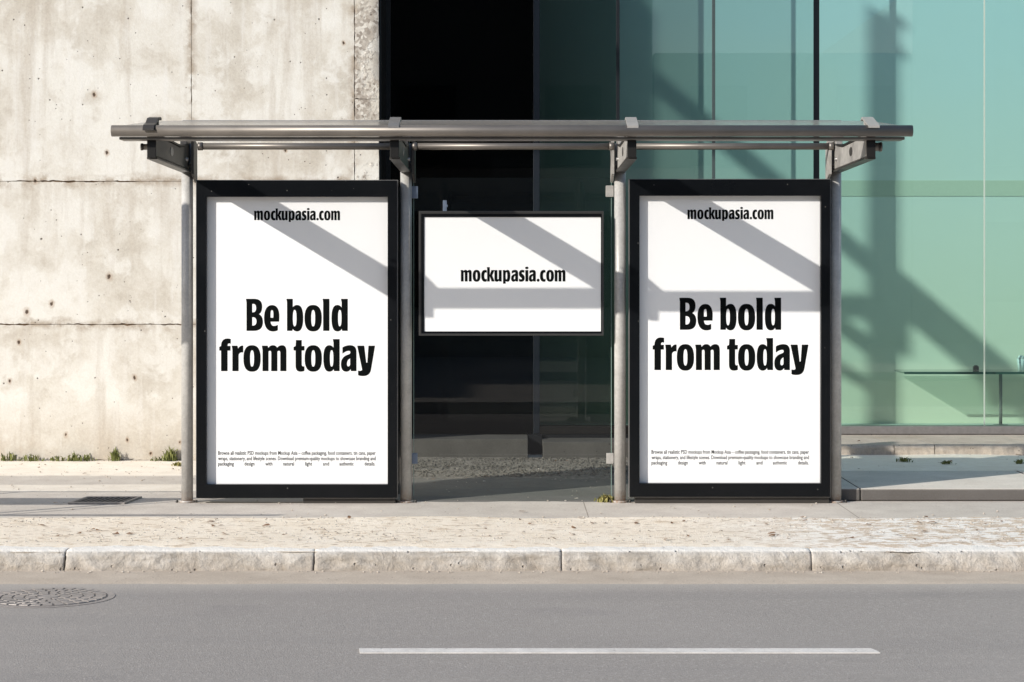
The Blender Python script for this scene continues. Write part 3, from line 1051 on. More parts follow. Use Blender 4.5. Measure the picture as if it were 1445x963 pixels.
for i, x in enumerate(PX):
    light = i >= 2  # right arms take the copy with sunlight in its colour
    bm = NB()
    outline = [(-1.225, 2.145), (0.045, 2.130), (0.045, 2.395), (-0.13, 2.385), (-0.15, 2.275), (-0.34, 2.258), (-0.40, 2.252),
               (-0.98, 2.262), (-1.10, 2.300), (-1.18, 2.298), (-1.225, 2.275)]
    prism(bm, [outline], 'X', x - 0.021, x + 0.021)
    es = [e for e in bm.edges if len(e.link_faces) == 2 and e.calc_face_angle(0) > 0.9]
    bmesh.ops.bevel(bm, geom=es, offset=0.003, segments=1, affect='EDGES')
    br = SP('bracket_arm', bm, M['bracket_lit'] if light else M['bracket'])
    for sd_ in (-1, 1):
        bm = NB()
        prism(bm, [slot(-0.69, 2.205, 0.052, 0.028)], 'X', x + sd_ * 0.0212, x + sd_ * 0.0235)
        SP('slot_plate', bm, M['bracket'] if light else M['edge'], br)
    # flange along the lower edge
    bm = NB()
    prism(bm, [[(-1.22, 2.128), (0.02, 2.112), (0.02, 2.123), (-1.22, 2.139)]], 'X', x - 0.030, x + 0.030)
    SP('flange', bm, M['bracket'], br)
    bm = NB()
    box(bm, x - 0.026, x + 0.026, -1.24, -1.226, 2.135, 2.275, 0.003)
    SP('end_plate', bm, M['iron_black'], br)
    bm = NB()
    prism(bm, [[(-1.22, 2.277), (-1.10, 2.302), (-0.98, 2.264), (-0.40, 2.254), (-0.16, 2.277), (-0.16, 2.288), (-0.40, 2.265), (-0.98, 2.275), (-1.10, 2.313), (-1.22, 2.288)]], 'X', x - 0.028, x + 0.028)
    SP('top_flange', bm, M['iron_black'], br)
    # gusset and bolts beside the post
    s = 1 if i < 2 else -1
    bm = NB()
    prism(bm, [[(-0.11, 2.10), (0.03, 2.05), (0.03, 2.30), (-0.11, 2.33)]], 'X', x + s * 0.043, x + s * 0.060)
    SP('gusset', bm, M['bracket_lit'] if light else M['bracket'], br)
    for (by, bz) in ((-0.10, 2.33), (-0.17, 2.19), (-0.06, 2.16)):
        bm = NB()
        tube(bm, (x - 0.034, by, bz), (x + 0.034, by, bz), 0.011, 8)
        SP('bolt', bm, M['edge'], br)
    if i in (0, 3):
        bm = NB()
        r = 0.018 if i == 0 else 0.025
        tube(bm, (x + s * 0.01, -1.15, 2.203), (x - s * 0.066, -1.15, 2.203), r, 18)
        tube(bm, (x - s * 0.066, -1.15, 2.203), (x - s * 0.078, -1.15, 2.203), r + .003, 18)
        SP('tube_stub', bm, M['tube'], br)
    # strap over the roof sheet
    bm = NB()
    w = 0.032
    pts = [(-1.345, 2.296), (-1.325, 2.318), (-1.26, 2.334), (-1.20, 2.368), (-1.12, 2.380), (-1.09, 2.374)]
    if i == 3:
        pts = [(-1.335, 2.312), (-1.30, 2.326), (-1.12, 2.380), (-1.08, 2.370)]
    if i in (1, 2):
        pts = [(-1.33, 2.312), (-1.29, 2.330), (-1.13, 2.378), (-1.09, 2.368)]
    low = [(y, z - 0.012) for y, z in reversed(pts)]
    prism(bm, [pts + low], 'X', x - w, x + w)
    # foot of the strap on the sheet
    box(bm, x - w * .7, x + w * .7, -1.16, -1.12, sheet_z(-1.14) - .004, 2.366)
    SP('roof_clip', bm, M['bracket'] if i == 0 else M['edge'] if i == 1 else M['clip_pale'])

# glass back pane with clamps
PY = 0.02
gx0, gx1 = X(583.5, PY), X(863, PY)
gz0, gz1 = Z(700, PY), Z(251, PY)
bm = NB()
prism(bm, [[(gx0 + .004, gz0), (gx1 - .004, gz0), (gx1 - .004, gz1), (gx0 + .004, gz1)]], 'Y', PY, None)
pane = SP('back_pane', bm, M['pane'])
for a, b in ((gx0, gx0 + .0035), (gx1 - .0035, gx1)):
    bm = NB(); box(bm, a, b, PY - .005, PY + .005, gz0, gz1)
    SP('pane_edge', bm, M['pane_edge'], pane)
for px0, px1, py0, py1, post in ((581, 589.5, 263, 280, 1), (855, 866, 262, 278, 2), (581, 589, 640, 655, 1), (856, 866, 640, 655, 2)):
    xa, za = W(px0, py1, 0); xb, zb = W(px1, py0, 0)
    bm = NB()
    box(bm, xa, xb, PY - .016, PY + .016, za, zb, 0.003)
    SP('glass_clamp', bm, M['clamp'] if post == 1 else M['bracket_lit'])
# bolts at the foot of the posts
for x in PX:
    for sx in (-1, 1):
        bm = NB()
        tube(bm, (x + sx * 0.062, -0.02, 0.0), (x + sx * 0.062, -0.02, 0.018), 0.008, 6)
        SP('anchor_bolt', bm, M['bracket'])


# ------------------------------------------------------------------ LETTERING
def cub(p0, p1, p2, p3, n=9):
    out = []
    for k in range(1, n + 1):
        t = k / n
        a = (1 - t) ** 3; b = 3 * (1 - t) ** 2 * t; c = 3 * (1 - t) * t * t; d = t ** 3
        out.append((a * p0[0] + b * p1[0] + c * p2[0] + d * p3[0], a * p0[1] + b * p1[1] + c * p2[1] + d * p3[1]))
    return out


def path(s):
    tk = s.split()
    pts = []
    i = 0
    while i < len(tk):
        c = tk[i]
        if c in 'ML':
            pts.append((float(tk[i + 1]), float(tk[i + 2]))); i += 3
        elif c == 'C':
            v = list(map(float, tk[i + 1:i + 7])); i += 7
            pts += cub(pts[-1], v[0:2], v[2:4], v[4:6])
        else:
            i += 1
    if (Vector(pts[0]) - Vector(pts[-1])).length < 0.5:
        pts.pop()
    return pts


def sup(cx, cy, rx, ry, e=2.5, n=40):
    out = []
    for k in range(n):
        t = 2 * math.pi * k / n
        c, s = math.cos(t), math.sin(t)
        out.append((cx + rx * math.copysign(abs(c) ** (2 / e), c), cy + ry * math.copysign(abs(s) ** (2 / e), s)))
    return out


G = {
    'B': (144, [[path('M 0 272 L 72 272 C 120 272 138 245 138 205 C 138 175 128 152 110 142 C 132 132 144 112 144 75 C 144 25 118 0 68 0 L 5 0 L 5 240'),
                 path('M 53 229 C 75 232 87 220 87 193 C 87 168 75 156 53 157'), path('M 53 116 C 77 118 90 104 90 80 C 90 56 77 42 53 45')]]),
    'e': (130, [[path('M 128 78 L 55 78 C 57 52 68 42 85 42 C 98 42 107 46 117 51 L 117 6 C 108 -2 92 -5 74 -5 C 25 -5 0 38 0 108 C 0 180 25 219 68 219 C 112 219 130 180 130 118'),
                 path('M 55 112 L 79 112 L 79 140 C 79 165 76 176 67 176 C 58 176 55 165 55 140')]]),
    'b': (142, [[path('M 0 272 L 54 272 L 54 200 C 62 212 75 220 92 220 C 128 220 142 180 142 108 C 142 35 126 -5 92 -5 C 75 -5 62 2 54 18 L 50 0 L 5 0 L 5 240'), sup(70, 108, 16, 70)]]),
    'o': (146, [[sup(73, 107.5, 73, 112.5, 2.45), sup(73, 107.5, 17, 70)]]),
    'l': (57, [[path('M 0 272 L 57 272 L 57 0 L 4 0 L 4 240')]]),
    'd': (138, [[path('M 80 272 L 138 272 L 138 0 L 92 0 L 86 18 C 80 2 66 -5 50 -5 C 14 -5 0 35 0 108 C 0 180 14 220 50 220 C 66 220 78 212 86 198 L 86 240'), sup(70, 108, 15, 70)]]),
    'f': (97, [[path('M 15 0 L 15 174 L 0 174 L 0 206 L 15 213 C 15 255 35 277 70 277 C 82 277 92 275 97 272 L 97 232 C 90 235 84 236 80 235 C 73 234 70 228 70 214 L 95 214 L 95 174 L 70 174 L 70 0')]]),
    'r': (97, [[path('M 5 0 L 5 180 L 0 216 L 48 216 L 54 190 C 62 208 76 219 97 217 L 97 158 C 78 162 62 155 58 138 L 58 0')]]),
    'm': (209, [[path('M 6 0 L 6 180 L 0 216 L 50 216 L 55 196 C 64 212 78 220 95 220 C 112 220 124 212 130 198 C 140 212 155 220 172 220 C 198 220 209 202 209 165 L 209 0 L 157 0 L 157 150 C 157 165 154 173 146 173 C 140 173 135 170 132 165 L 132 0 L 80 0 L 80 150 C 80 166 77 173 69 173 C 64 173 60 170 57 166 L 57 0')]]),
    't': (92, [[path('M 17 175 L 0 175 L 0 205 L 17 213 L 20 264 L 69 264 L 69 213 L 92 213 L 92 175 L 69 175 L 69 62 C 69 46 74 40 84 40 C 88 40 90 41 92 42 L 92 3 C 84 -2 72 -5 60 -5 C 30 -5 17 12 17 48')]]),
    'a': (132, [[path('M 132 0 L 86 0 L 82 18 C 74 3 62 -5 46 -5 C 14 -5 0 20 0 60 C 0 108 28 130 60 140 C 76 145 80 150 80 160 C 80 168 75 172 66 172 C 50 172 30 162 13 147 L 13 200 C 30 213 55 220 78 220 C 115 220 132 200 132 160'),
                 path('M 78 108 L 78 55 C 76 45 70 40 63 40 C 55 40 51 48 51 62 C 51 85 60 100 78 108')]]),
    'y': (152, [[path('M 0 216 L 60 216 L 77 72 L 86 72 L 96 216 L 152 216 L 118 15 C 110 -28 85 -42 50 -42 C 32 -42 18 -40 8 -35 L 8 5 C 18 2 28 2 32 3 C 38 5 42 8 42 14')]]),
    'c': (105, [[path('M 105 52 L 105 5 C 95 -2 85 -5 72 -5 C 25 -5 0 35 0 108 C 0 180 25 220 72 220 C 85 220 95 217 105 211 L 105 165 C 98 169 92 171 86 171 C 66 171 57 150 57 108 C 57 64 66 44 86 44 C 93 44 99 47 105 52')]]),
    'k': (148, [[path('M 0 272 L 54 272 L 54 122 L 86 216 L 144 216 L 101 115 L 148 0 L 90 0 L 54 98 L 54 0 L 5 0 L 5 240')]]),
    'u': (137, [[path('M 0 216 L 55 216 L 55 66 C 55 48 58 42 66 42 C 74 42 80 46 82 54 L 82 216 L 137 216 L 137 0 L 92 0 L 87 18 C 78 3 64 -5 48 -5 C 14 -5 0 15 0 55')]]),
    'p': (142, [[path('M 0 216 L 48 216 L 54 198 C 62 212 75 220 92 220 C 128 220 142 180 142 108 C 142 35 126 -5 92 -5 C 75 -5 62 0 54 10 L 54 -42 L 5 -42 L 5 180'), sup(70, 108, 16, 70)]]),
    's': (112, [[path('M 4 4 L 4 55 C 18 46 32 41 44 41 C 54 41 58 46 58 53 C 58 62 52 68 38 78 C 12 97 2 118 2 150 C 2 195 28 220 66 220 C 82 220 96 217 106 212 L 104 164 C 94 169 82 173 70 173 C 61 173 56 168 56 161 C 56 152 62 147 76 136 C 102 117 112 98 112 67 C 112 20 86 -5 44 -5 C 28 -5 14 -2 4 4')]]),
    'i': (56, [[path('M 0 216 L 56 216 L 56 0 L 2 0')], [sup(28, 258, 31, 23, 2.2)]]),
    '.': (52, [[sup(26, 24, 27, 28, 2.1)]]),
}


def letters(bm, items, unit, ox, oz, y):
    """items: (char, left, baseline) in glyph units"""
    for ch, lx, base in items:
        for loops in G[ch][1]:
            prism(bm, [[(ox + (lx + p[0]) * unit, oz + (base + p[1]) * unit) for p in lp] for lp in loops], 'Y', y, None)


def face_front(bm):
    for f in bm.faces:
        f.normal_update()
        if f.normal.y > 0:
            f.normal_flip()


WEB = []
for ch, zx in zip('mockupasia.com', (85, 230, 332, 400, 490, 590, 690, 782, 860, 902, 997, 1035, 1110, 1208)):
    WEB.append((ch, (zx - 82) / 0.63, 0))
WEBW = (1338 - 82) / 0.63
L1 = [('B', 283), ('e', 437), ('b', 627), ('o', 781), ('l', 935), ('d', 1010)]
L2 = [('f', 57), ('r', 163), ('o', 262), ('m', 418), ('t', 688), ('o', 782), ('d', 941), ('a', 1090), ('y', 1228)]


def text_mesh(words, size, y, px0):
    """small print with the built-in font. words: (text, x_left, x_right, z_baseline)"""
    bm = NB()
    for txt, xl, xr, zb in words:
        cu = bpy.data.curves.new('print', 'FONT')
        cu.body = txt
        cu.size = size
        cu.offset = size * 0.010
        cu.resolution_u = 2
        to = bpy.data.objects.new('print', cu)
        COL.objects.link(to)
        dg = bpy.context.evaluated_depsgraph_get()
        dg.update()
        me = bpy.data.meshes.new_from_object(to.evaluated_get(dg))
        bpy.data.objects.remove(to)
        bpy.data.curves.remove(cu)
        xsv = [v.co.x for v in me.vertices]
        a, b = min(xsv), max(xsv)
        k = (xr - xl) / (b - a)
        base = len(bm.verts)
        vs = [bm.verts.new((xl + (v.co.x - a) * k, y, zb + v.co.y)) for v in me.vertices]
        for p in me.polygons:
            try:
                bm.faces.new([vs[i] for i in p.vertices])
            except ValueError:
                pass
        bpy.data.meshes.remove(me)
    face_front(bm)
    return bm


# ------------------------------------------------------------------ POSTER CASES
FY = -0.09         # front face of the frames
SY = FY + 0.044    # paper


def poster_case(dx, dy, label, foot):
    """dx, dy shift in photo pixels from the left case"""
    def fx(px, py):
        return W(px + dx, py + dy, FY)
    x0, z0 = fx(276, 704); x1, z1 = fx(561, 254)
    ix0, iz0 = fx(291, 684); ix1, iz1 = fx(547, 278)
    root = empty('poster_case', label, 'advertising case', ((x0 + x1) / 2, 0, 0), 'poster cases of the bus shelter')
    def add(name, bm, mat, parent=root):
        o = obj(name, bm, mat)
        under(o, root) if parent is root else None
        if parent is not root:      # the sheet's own world matrix is the identity
            o.parent = parent
        return o
    bm = NB()
    frame_ring(bm, x0 + .004, x1 - .004, z0 + .004, z1 - .004, ix0, ix1, iz0, iz1, FY, SY + 0.004, 0.003)
    add('frame', bm, M['black_frame'])
    # thin worn edge strip around the case, set back from the front
    bm = NB()
    frame_ring(bm, x0, x1, z0, z1, x0 + .0045, x1 - .0045, z0 + .0045, z1 - .0045, FY + 0.012, SY + .02, 0)
    add('edge_strip', bm, M['edge'])
    bm = NB()
    box(bm, x0 + .006, x1 - .006, SY + 0.0045, 0.045, z0 + .006, z1 - .006, 0.004)
    add('case_body', bm, M['black_frame'])
    # side hinge strips, right
    bm = NB()
    box(bm, x1 + .0005, x1 + .008, -0.02, 0.03, z0 + .02, z1 - .04, 0.002)
    add('hinge_strip', bm, M['black_frame'])
    bm = NB()
    prism(bm, [[(ix0 - .002, iz0 - .002), (ix1 + .002, iz0 - .002), (ix1 + .002, iz1 + .002), (ix0 - .002, iz1 + .002)]], 'Y', SY, None)
    face_front(bm)
    sh_ = add('poster_sheet', bm, M['sheet'])
    # headline: glyph units are 1/6.02 px of the photo
    s = FPX / (CAM_D + SY)
    u = 1 / 6.02 / s
    def pos(px, py):
        return W(px + dx, py + dy, SY)
    ox, _ = pos(300, 0)
    bm = NB()
    letters(bm, [(c, l, 0) for c, l in L1], u, ox, pos(0, 410 + 344 / 6.02)[1], SY - 0.001)
    letters(bm, [(c, l, 0) for c, l in L2], u, ox, pos(0, 410 + 686 / 6.02)[1], SY - 0.001)
    face_front(bm)
    add('headline', bm, M['ink'], sh_)
    bm = NB()
    letters(bm, WEB, 121.5 / WEBW / s, pos(358, 0)[0], pos(0, 311)[1], SY - 0.001)
    face_front(bm)
    add('web_address', bm, M['ink'], sh_)
    zoom = lambda zx: pos(300 + zx / 6.02, 0)[0]
    b1, b2, b3 = (pos(0, p)[1] for p in (642.0, 649.7, 657.2))
    words = [('Browse all realistic PSD mockups from Mockup Asia \u2013 coffee packaging, food containers, tin cans, paper', zoom(47), zoom(1385), b1),
             ('wraps, stationery, and lifestyle scenes. Download premium-quality mockups to showcase branding and', zoom(47), zoom(1385), b2)]
    for w_, a, b in (('packaging', 47, 181), ('design', 271, 356), ('with', 448, 508), ('natural', 599, 692), ('light', 786, 846), ('and', 937, 990), ('authentic', 1077, 1198), ('details.', 1291, 1382)):
        words.append((w_, zoom(a), zoom(b), b3))
    add('small_print', text_mesh(words, 7.7 / s, SY - 0.001, 0), M['ink_soft'], sh_)
    # foot
    fa, fb = foot
    bm = NB()
    box(bm, X(fa, -0.05), X(fb, -0.05), FY + 0.03, 0.03, 0.0, z0 + .004, 0.004)
    add('foot', bm, M['bracket'])
    return root


poster_case(0, 0, 'left black framed poster case, empty gap under its left half', (428, 558))
poster_case(611.5, -1.5, 'right black framed poster case with shadow bar across the poster, full width foot', (896, 1170))

# ------------------------------------------------------------------ HANGING DISPLAY
DY = -0.08
db = empty('display_board', 'small landscape white display in dark frame hung between the middle posts', 'display', (0, 0, 0.99))
def DP(name, bm, mat, parent=None):
    o = obj(name, bm, mat)
    o.parent = parent or db
    if parent is None:
        o.matrix_parent_inverse = Matrix.Translation(db.location).inverted()
    return o


x0, z0 = W(591, 474, DY); x1, z1 = W(852, 298, DY)
jx0, jz0 = W(594.5, 471, DY); jx1, jz1 = W(849.5, 302, DY)
ix0, iz0 = W(598.5, 468, DY); ix1, iz1 = W(848, 306.5, DY)
bm = NB(); frame_ring(bm, x0, x1, z0, z1, jx0, jx1, jz0, jz1, DY, DY + 0.055, 0.0025)
DP('frame', bm, M['screen_rim'])
bm = NB(); frame_ring(bm, jx0, jx1, jz0, jz1, ix0, ix1, iz0, iz1, DY + 0.004, DY + 0.05, 0)
DP('bezel', bm, M['black_frame'])
bm = NB(); box(bm, x0 + .004, x1 - .004, DY + 0.056, PY - .002, z0 + .004, z1 - .004, 0.004)
DP('back_box', bm, M['black_frame'])
bm = NB(); prism(bm, [[(ix0, iz0), (ix1, iz0), (ix1, iz1), (ix0, iz1)]], 'Y', DY + 0.009, None); face_front(bm)
ds = DP('display_sheet', bm, M['sheet'])
s = FPX / (CAM_D + DY + .009)
bm = NB()
letters(bm, WEB, 148.0 / WEBW / s, X(649.6, DY + .009), Z(365 + 276 / 8.5, DY + .009), DY + 0.008)
face_front(bm)
DP('web_address', bm, M['ink'], ds)
bm = NB()
a = W(625, 299, -0.03); b = W(630.5, 283, -0.03)
box(bm, a[0], b[0], -0.035, -0.023, a[1], b[1], 0.002)
box(bm, a[0], b[0] + .006, -0.036, -0.022, a[1] + .03, a[1] + .045, 0.002)
DP('hanger', bm, M['clamp'])

# ------------------------------------------------------------------ MANHOLE COVER AND DRAIN
mh = empty('manhole_cover', 'round cast iron manhole cover with raised pattern in the asphalt', 'manhole cover', (-2.245, -3.07, ROAD_Z))
mh.scale = (1.12, 1.04, 0.8)
bm = NB()
tube(bm, (0, 0, 0.001), (0, 0, 0.003), 0.285, 64)
under_o = obj('cover_rim', bm, M['iron'], mh)
bm = NB()
tube(bm, (0, 0, 0.003), (0, 0, 0.0042), 0.255, 64)
obj('cover_plate', bm, M['cover_recess'], mh)
bm = NB()
for ring, (r0, r1, n) in enumerate(((0.205, 0.248, 30), (0.155, 0.197, 24), (0.105, 0.147, 18), (0.055, 0.097, 11), (0.0, 0.045, 1))):
    for k in range(n):
        a0 = 2 * math.pi * (k + 0.12) / n; a1 = 2 * math.pi * (k + 0.88) / n
        if n == 1:
            tube(bm, (0, 0, .004), (0, 0, .0085), r1, 20); continue
        pts = [(r * math.cos(a), r * math.sin(a)) for r, a in ((r0, a0), (r1, a0), (r1, (a0 + a1) / 2), (r1, a1), (r0, a1))]
        vs = [bm.verts.new((p[0], p[1], .004)) for p in pts]; vt = [bm.verts.new((p[0] * .995, p[1] * .995, .0085)) for p in pts]
        bm.faces.new(vt)
        for i in range(5):
            bm.faces.new((vs[i], vs[(i + 1) % 5], vt[(i + 1) % 5], vt[i]))
bmesh.ops.recalc_face_normals(bm, faces=bm.faces[:])
obj('raised_pattern', bm, M['iron'], mh)

gr = empty('drain_grate', 'dark slotted iron drain grate set in the pavement at left', 'drain grate', (-2.62, 0.06, 0))
bm = NB()
gw, gd = 0.36, 0.36
sk = 0.12
def skew(bm):
    for v in bm.verts:
        v.co.x += v.co.y * sk
frame_pts = [(-gw / 2, -gd / 2), (gw / 2, -gd / 2), (gw / 2, gd / 2), (-gw / 2, gd / 2)]
ip = [(-gw / 2 + .02, -gd / 2 + .03), (gw / 2 - .02, -gd / 2 + .03), (gw / 2 - .02, gd / 2 - .03), (-gw / 2 + .02, gd / 2 - .03)]
prism(bm, [frame_pts, ip], 'Z', 0.001, 0.012); skew(bm)
obj('grate_frame', bm, M['iron'], gr)
bm = NB()
for k in range(9):
    xx = -gw / 2 + .035 + k * 0.035
    box(bm, xx - .0065, xx + .0065, -gd / 2 + .03, gd / 2 - .03, 0.003, 0.010)
skew(bm)
obj('grate_bars', bm, M['cover_recess'], gr)
bm = NB(); prism(bm, [ip], 'Z', 0.0015, None)
for f in bm.faces:
    if f.normal.z < 0: f.normal_flip()
skew(bm)
obj('grate_pit', bm, M['pit'], gr)

# ------------------------------------------------------------------ PLANTS
def tuft(name, x, y, z, h, w, n, mat, label, seed, flat=0.5, cat='weed', group=None):
    rd = random.Random(seed)
    bm = NB()
    for k in range(n):
        a = rd.uniform(0, 2 * math.pi)
        bx, by = rd.gauss(0, w * .42), rd.gauss(0, 0.022)
        hh = h * rd.uniform(0.35, 1.0) * math.exp(-(bx / w) ** 2 * .8)
        lean = rd.uniform(0.1, 1.0) * flat
        dx, dy = math.cos(a) * hh * lean, math.sin(a) * hh * lean * .6
        wd = rd.uniform(0.003, 0.007)
        px_, py_ = -math.sin(a) * wd, math.cos(a) * wd
        p0 = Vector((bx, by, 0)); p1 = p0 + Vector((dx * .4, dy * .4, hh * .65)); p2 = p0 + Vector((dx, dy, hh * rd.uniform(.75, 1.0)))
        s_ = Vector((px_, py_, 0))
        v = [bm.verts.new(c) for c in (p0 - s_ * .6, p0 + s_ * .6, p1 + s_, p1 - s_, p2)]
        bm.faces.new((v[0], v[1], v[2], v[3])); bm.faces.new((v[3], v[2], v[4]))
        if rd.random() < 0.5:           # small leaf on the stalk
            c = p1; l = rd.uniform(.012, .022); b2 = rd.uniform(0, 6.28)
            d1 = Vector((math.cos(b2), math.sin(b2) * .6, .35)) * l; d2 = Vector((-math.sin(b2), math.cos(b2), .1)) * l * .45
            q = [bm.verts.new(t) for t in (c, c + d1 * .5 + d2, c + d1, c + d1 * .5 - d2)]
            bm.faces.new(q)
    o = obj(name, bm, mat)
    o.location = (x, y, z)
    return tag(o, label, cat, group)


WG = 'green weeds along the foot of the concrete wall'
for k, (px, h, w, n, lab) in enumerate((
        (11, .10, .07, 60, 'small green weed at wall foot, at the left edge of the photo'),
        (44, .085, .10, 80, 'low spreading green weed at wall foot, second from the left edge'),
        (82, .06, .08, 55, 'tiny flat weed at wall foot, left of the bushier pair'),
        (105, .10, .07, 70, 'bushy green weed at wall foot, left one of a close pair'),
        (121, .085, .07, 60, 'bushy green weed at wall foot, right one of a close pair'),
        (162, .14, .05, 70, 'upright pointed green weed alone in the middle of the left wall foot'),
        (222, .05, .08, 45, 'low pale weed at wall foot, just left of the tallest one'),
        (241, .155, .075, 110, 'tallest leafy green weed at wall foot, beside the left end post'))):
    tuft('weed_tuft', X(px, WY - .05), WY - .05, 0, h * .9, w, int(n * .62), M['weed'], lab, k + 3, 0.7, group=WG)
tuft('weed_tuft', X(252, WY - .45), WY - .45, 0, .04, .06, 40, M['straw'], 'flat yellow green weed on the sand behind the left end post', 31, 1.0, group=WG)
tuft('grass_tuft', PX[2] - .09, 0.02, 0, .065, .07, 120, M['straw'], 'yellowing grass tuft at the foot of the third post', 40, 0.8, 'grass')
SGp = 'grass tufts on the sand bed by the steps'
for k, (px, Y, lab) in enumerate(((1276, 1.9, 'spreading green grass tuft on the sand bed, the larger of three'), (1336, 1.75, 'small grass tuft on the sand bed, in the middle of three'), (1440, 1.75, 'grass tuft on the sand bed at the right edge of the photo'))):
    tuft('grass_tuft', X(px, Y), Y, 0.078, .045 if k != 1 else .03, .07 if k == 0 else .045, 45, M['weed'], lab, 60 + k, 1.1, 'grass', SGp)


# ------------------------------------------------------------------ LOOSE GRIT AND LEAVES (nobody could count these)
def pebble(bm, x, y, z, r, rd):
    vs = []
    for k in range(6):
        d = [(1, 0, 0), (-1, 0, 0), (0, 1, 0), (0, -1, 0), (0, 0, 1), (0, 0, -1)][k]
        vs.append(bm.verts.new((x + d[0] * r * rd.uniform(.7, 1.4), y + d[1] * r * rd.uniform(.7, 1.3), z + d[2] * r * rd.uniform(.4, .8))))
    for a, b, c in ((0, 2, 4), (2, 1, 4), (1, 3, 4), (3, 0, 4), (2, 0, 5), (1, 2, 5), (3, 1, 5), (0, 3, 5)):
        bm.faces.new((vs[a], vs[b], vs[c]))


rd = random.Random(11)
bm = NB()
for k in range(3800):
    x = rd.uniform(-4.2, 4.2)
    if rd.random() < 0.72:
        y = rd.uniform(-1.94, -0.80)
    elif rd.random() < 0.6:
        y = rd.uniform(1.3, 2.8)
        if x > 1.9: continue
    else:
        y = rd.uniform(-2.32, -2.26) if rd.random() < 0.5 else rd.uniform(-.8, 1.3)
    z = 0.006 if y > -2 else ROAD_Z + 0.006
    if y > 0 and x > 1.9: continue
    pebble(bm, x, y, z, rd.choice((.003, .004, .004, .005, .007, .009)), rd)
o = obj('loose_grit', bm, M['pebble'])
tag(o, 'loose grit and small pebbles scattered on the pavement and along the kerb', 'grit', kind='stuff')
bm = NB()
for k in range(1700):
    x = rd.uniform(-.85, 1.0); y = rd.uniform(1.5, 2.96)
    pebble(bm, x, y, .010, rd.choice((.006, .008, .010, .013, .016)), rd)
o = obj('bed_stones', bm, M['shade_pebble'])
tag(o, 'grey bed stones, shade darkened into their colour, behind the hanging display', 'gravel', kind='stuff')
bm = NB()
for k in range(520):
    x = rd.uniform(-4.2, 4.2)
    y = rd.choice((rd.uniform(-1.9, -.85), rd.uniform(-1.9, -.85), rd.uniform(-.6, 2.75)))
    z = 0.010
    if x > 1.95 and y > 0:
        z = 0.092 if y < 2.4 else 0.16
    if abs(y) < 0.12 and x > -2.1 and x < 2.1: continue
    L = rd.choice((.006, .007, .008, .009, .010, .012, .014, .018, .026)); a = rd.uniform(0, 6.28)
    c, s_ = math.cos(a), math.sin(a)
    pts = [(-1, 0, 0), (-.3, .45, rd.uniform(0, .5)), (.5, .4, rd.uniform(0, .7)), (1, 0, rd.uniform(0, .6)), (.4, -.4, rd.uniform(0, .5)), (-.4, -.4, rd.uniform(0, .3))]
    bm.faces.new([bm.verts.new((x + (p[0] * c - p[1] * s_) * L, y + (p[0] * s_ + p[1] * c) * L, z + p[2] * L * .7)) for p in pts])
o = obj('leaf_litter', bm, M['leaf'])
tag(o, 'dry brown leaf scraps scattered over the pavement and gravel', 'leaf litter', kind='stuff')

# ------------------------------------------------------------------ INSIDE THE GLASS
tb = empty('glass_table', 'glass topped table with slim metal leg inside the teal glass room', 'table', (X(1412, 3.8), 3.8, 0.2))
tz = Z(525, 3.65)
def TP(name, bm, mat):
    o = obj(name, bm, mat)
    o.parent = tb
    o.matrix_parent_inverse = Matrix.Translation(tb.location).inverted()
    return o
bm = NB(); box(bm, X(1275, 3.6), X(1275, 3.6) + 1.8, 3.58, 3.98, tz - .012, tz + .004, 0.003)
TP('tabletop', bm, glass_mat('table_glass', (.88, .95, .92), 0.16))
bm = NB(); box(bm, X(1275, 3.6) + .002, X(1275, 3.6) + 1.8, 3.572, 3.579, tz - .016, tz + .004)
TP('table_edge', bm, plain_mat('glass_edge_dark', (.05, .10, .085), 0.3))
for lx in (X(1412, 3.8), X(1412, 3.8) + .95):
    bm = NB(); tube(bm, (lx, 3.8, 0.2), (lx, 3.8, tz - .013), 0.014, 14); tube(bm, (lx, 3.8, 0.2), (lx, 3.8, .21), 0.06, 18)
    TP('leg', bm, M['sill'])
cp = NB()
cx_ = X(1441, 3.8)
tube(cp, (0, 0, 0), (0, 0, .10), 0.026, 20, True, 0.036)
tube(cp, (0, 0, .101), (0, 0, .125), 0.036, 20, True, 0.018)
o = obj('white_jar', cp, M['cup']); o.location = (cx_, 3.8, tz + .005)
tag(o, 'small white jar on the glass table at the right edge of the photo', 'jar')
bm = NB(); box(bm, -.022, .022, -.02, .02, 0, .032, .004); box(bm, -.014, .014, -.012, .012, .032, .04, .002)
o = obj('dark_box', bm, M['dark_plastic']); o.location = (X(1377, 3.85), 3.85, tz + .005)
tag(o, 'tiny dark box standing on the glass table', 'box')

# ------------------------------------------------------------------ ADDED SHADOW CASTERS BESIDE THE VIEW whose shadows fall into it
# added unseen gantry left of the view, shaped from the shadow on the inner wall
GQ = 6.0
GPY = IY - GQ
kx_, kz_ = 1.336 * GQ, 0.815 * GQ
def gpt(px, py):
    x, z = W(px, py, IY)
    return (x - kx_, z + kz_)
gan = empty('shadow_blocker', 'added unseen gantry left of the photo, its lattice shadow lies behind the teal glass', 'blocker', (-13, GPY, 0))
def GP(name, bm, mat=None):
    o = obj(name, bm, mat or M['steel'])
    o.parent = gan
    o.matrix_parent_inverse = Matrix.Translation(gan.location).inverted()
    return o
th = 0.06
bm = NB()
a = gpt(1252.5, 14); b = gpt(1252.5, 640)
prism(bm, [[(a[0] - .096, b[1]), (a[0] + .096, b[1]), (a[0] + .096, a[1] - .12), (a[0] - .096, a[1])]], 'Y', GPY, GPY + th)
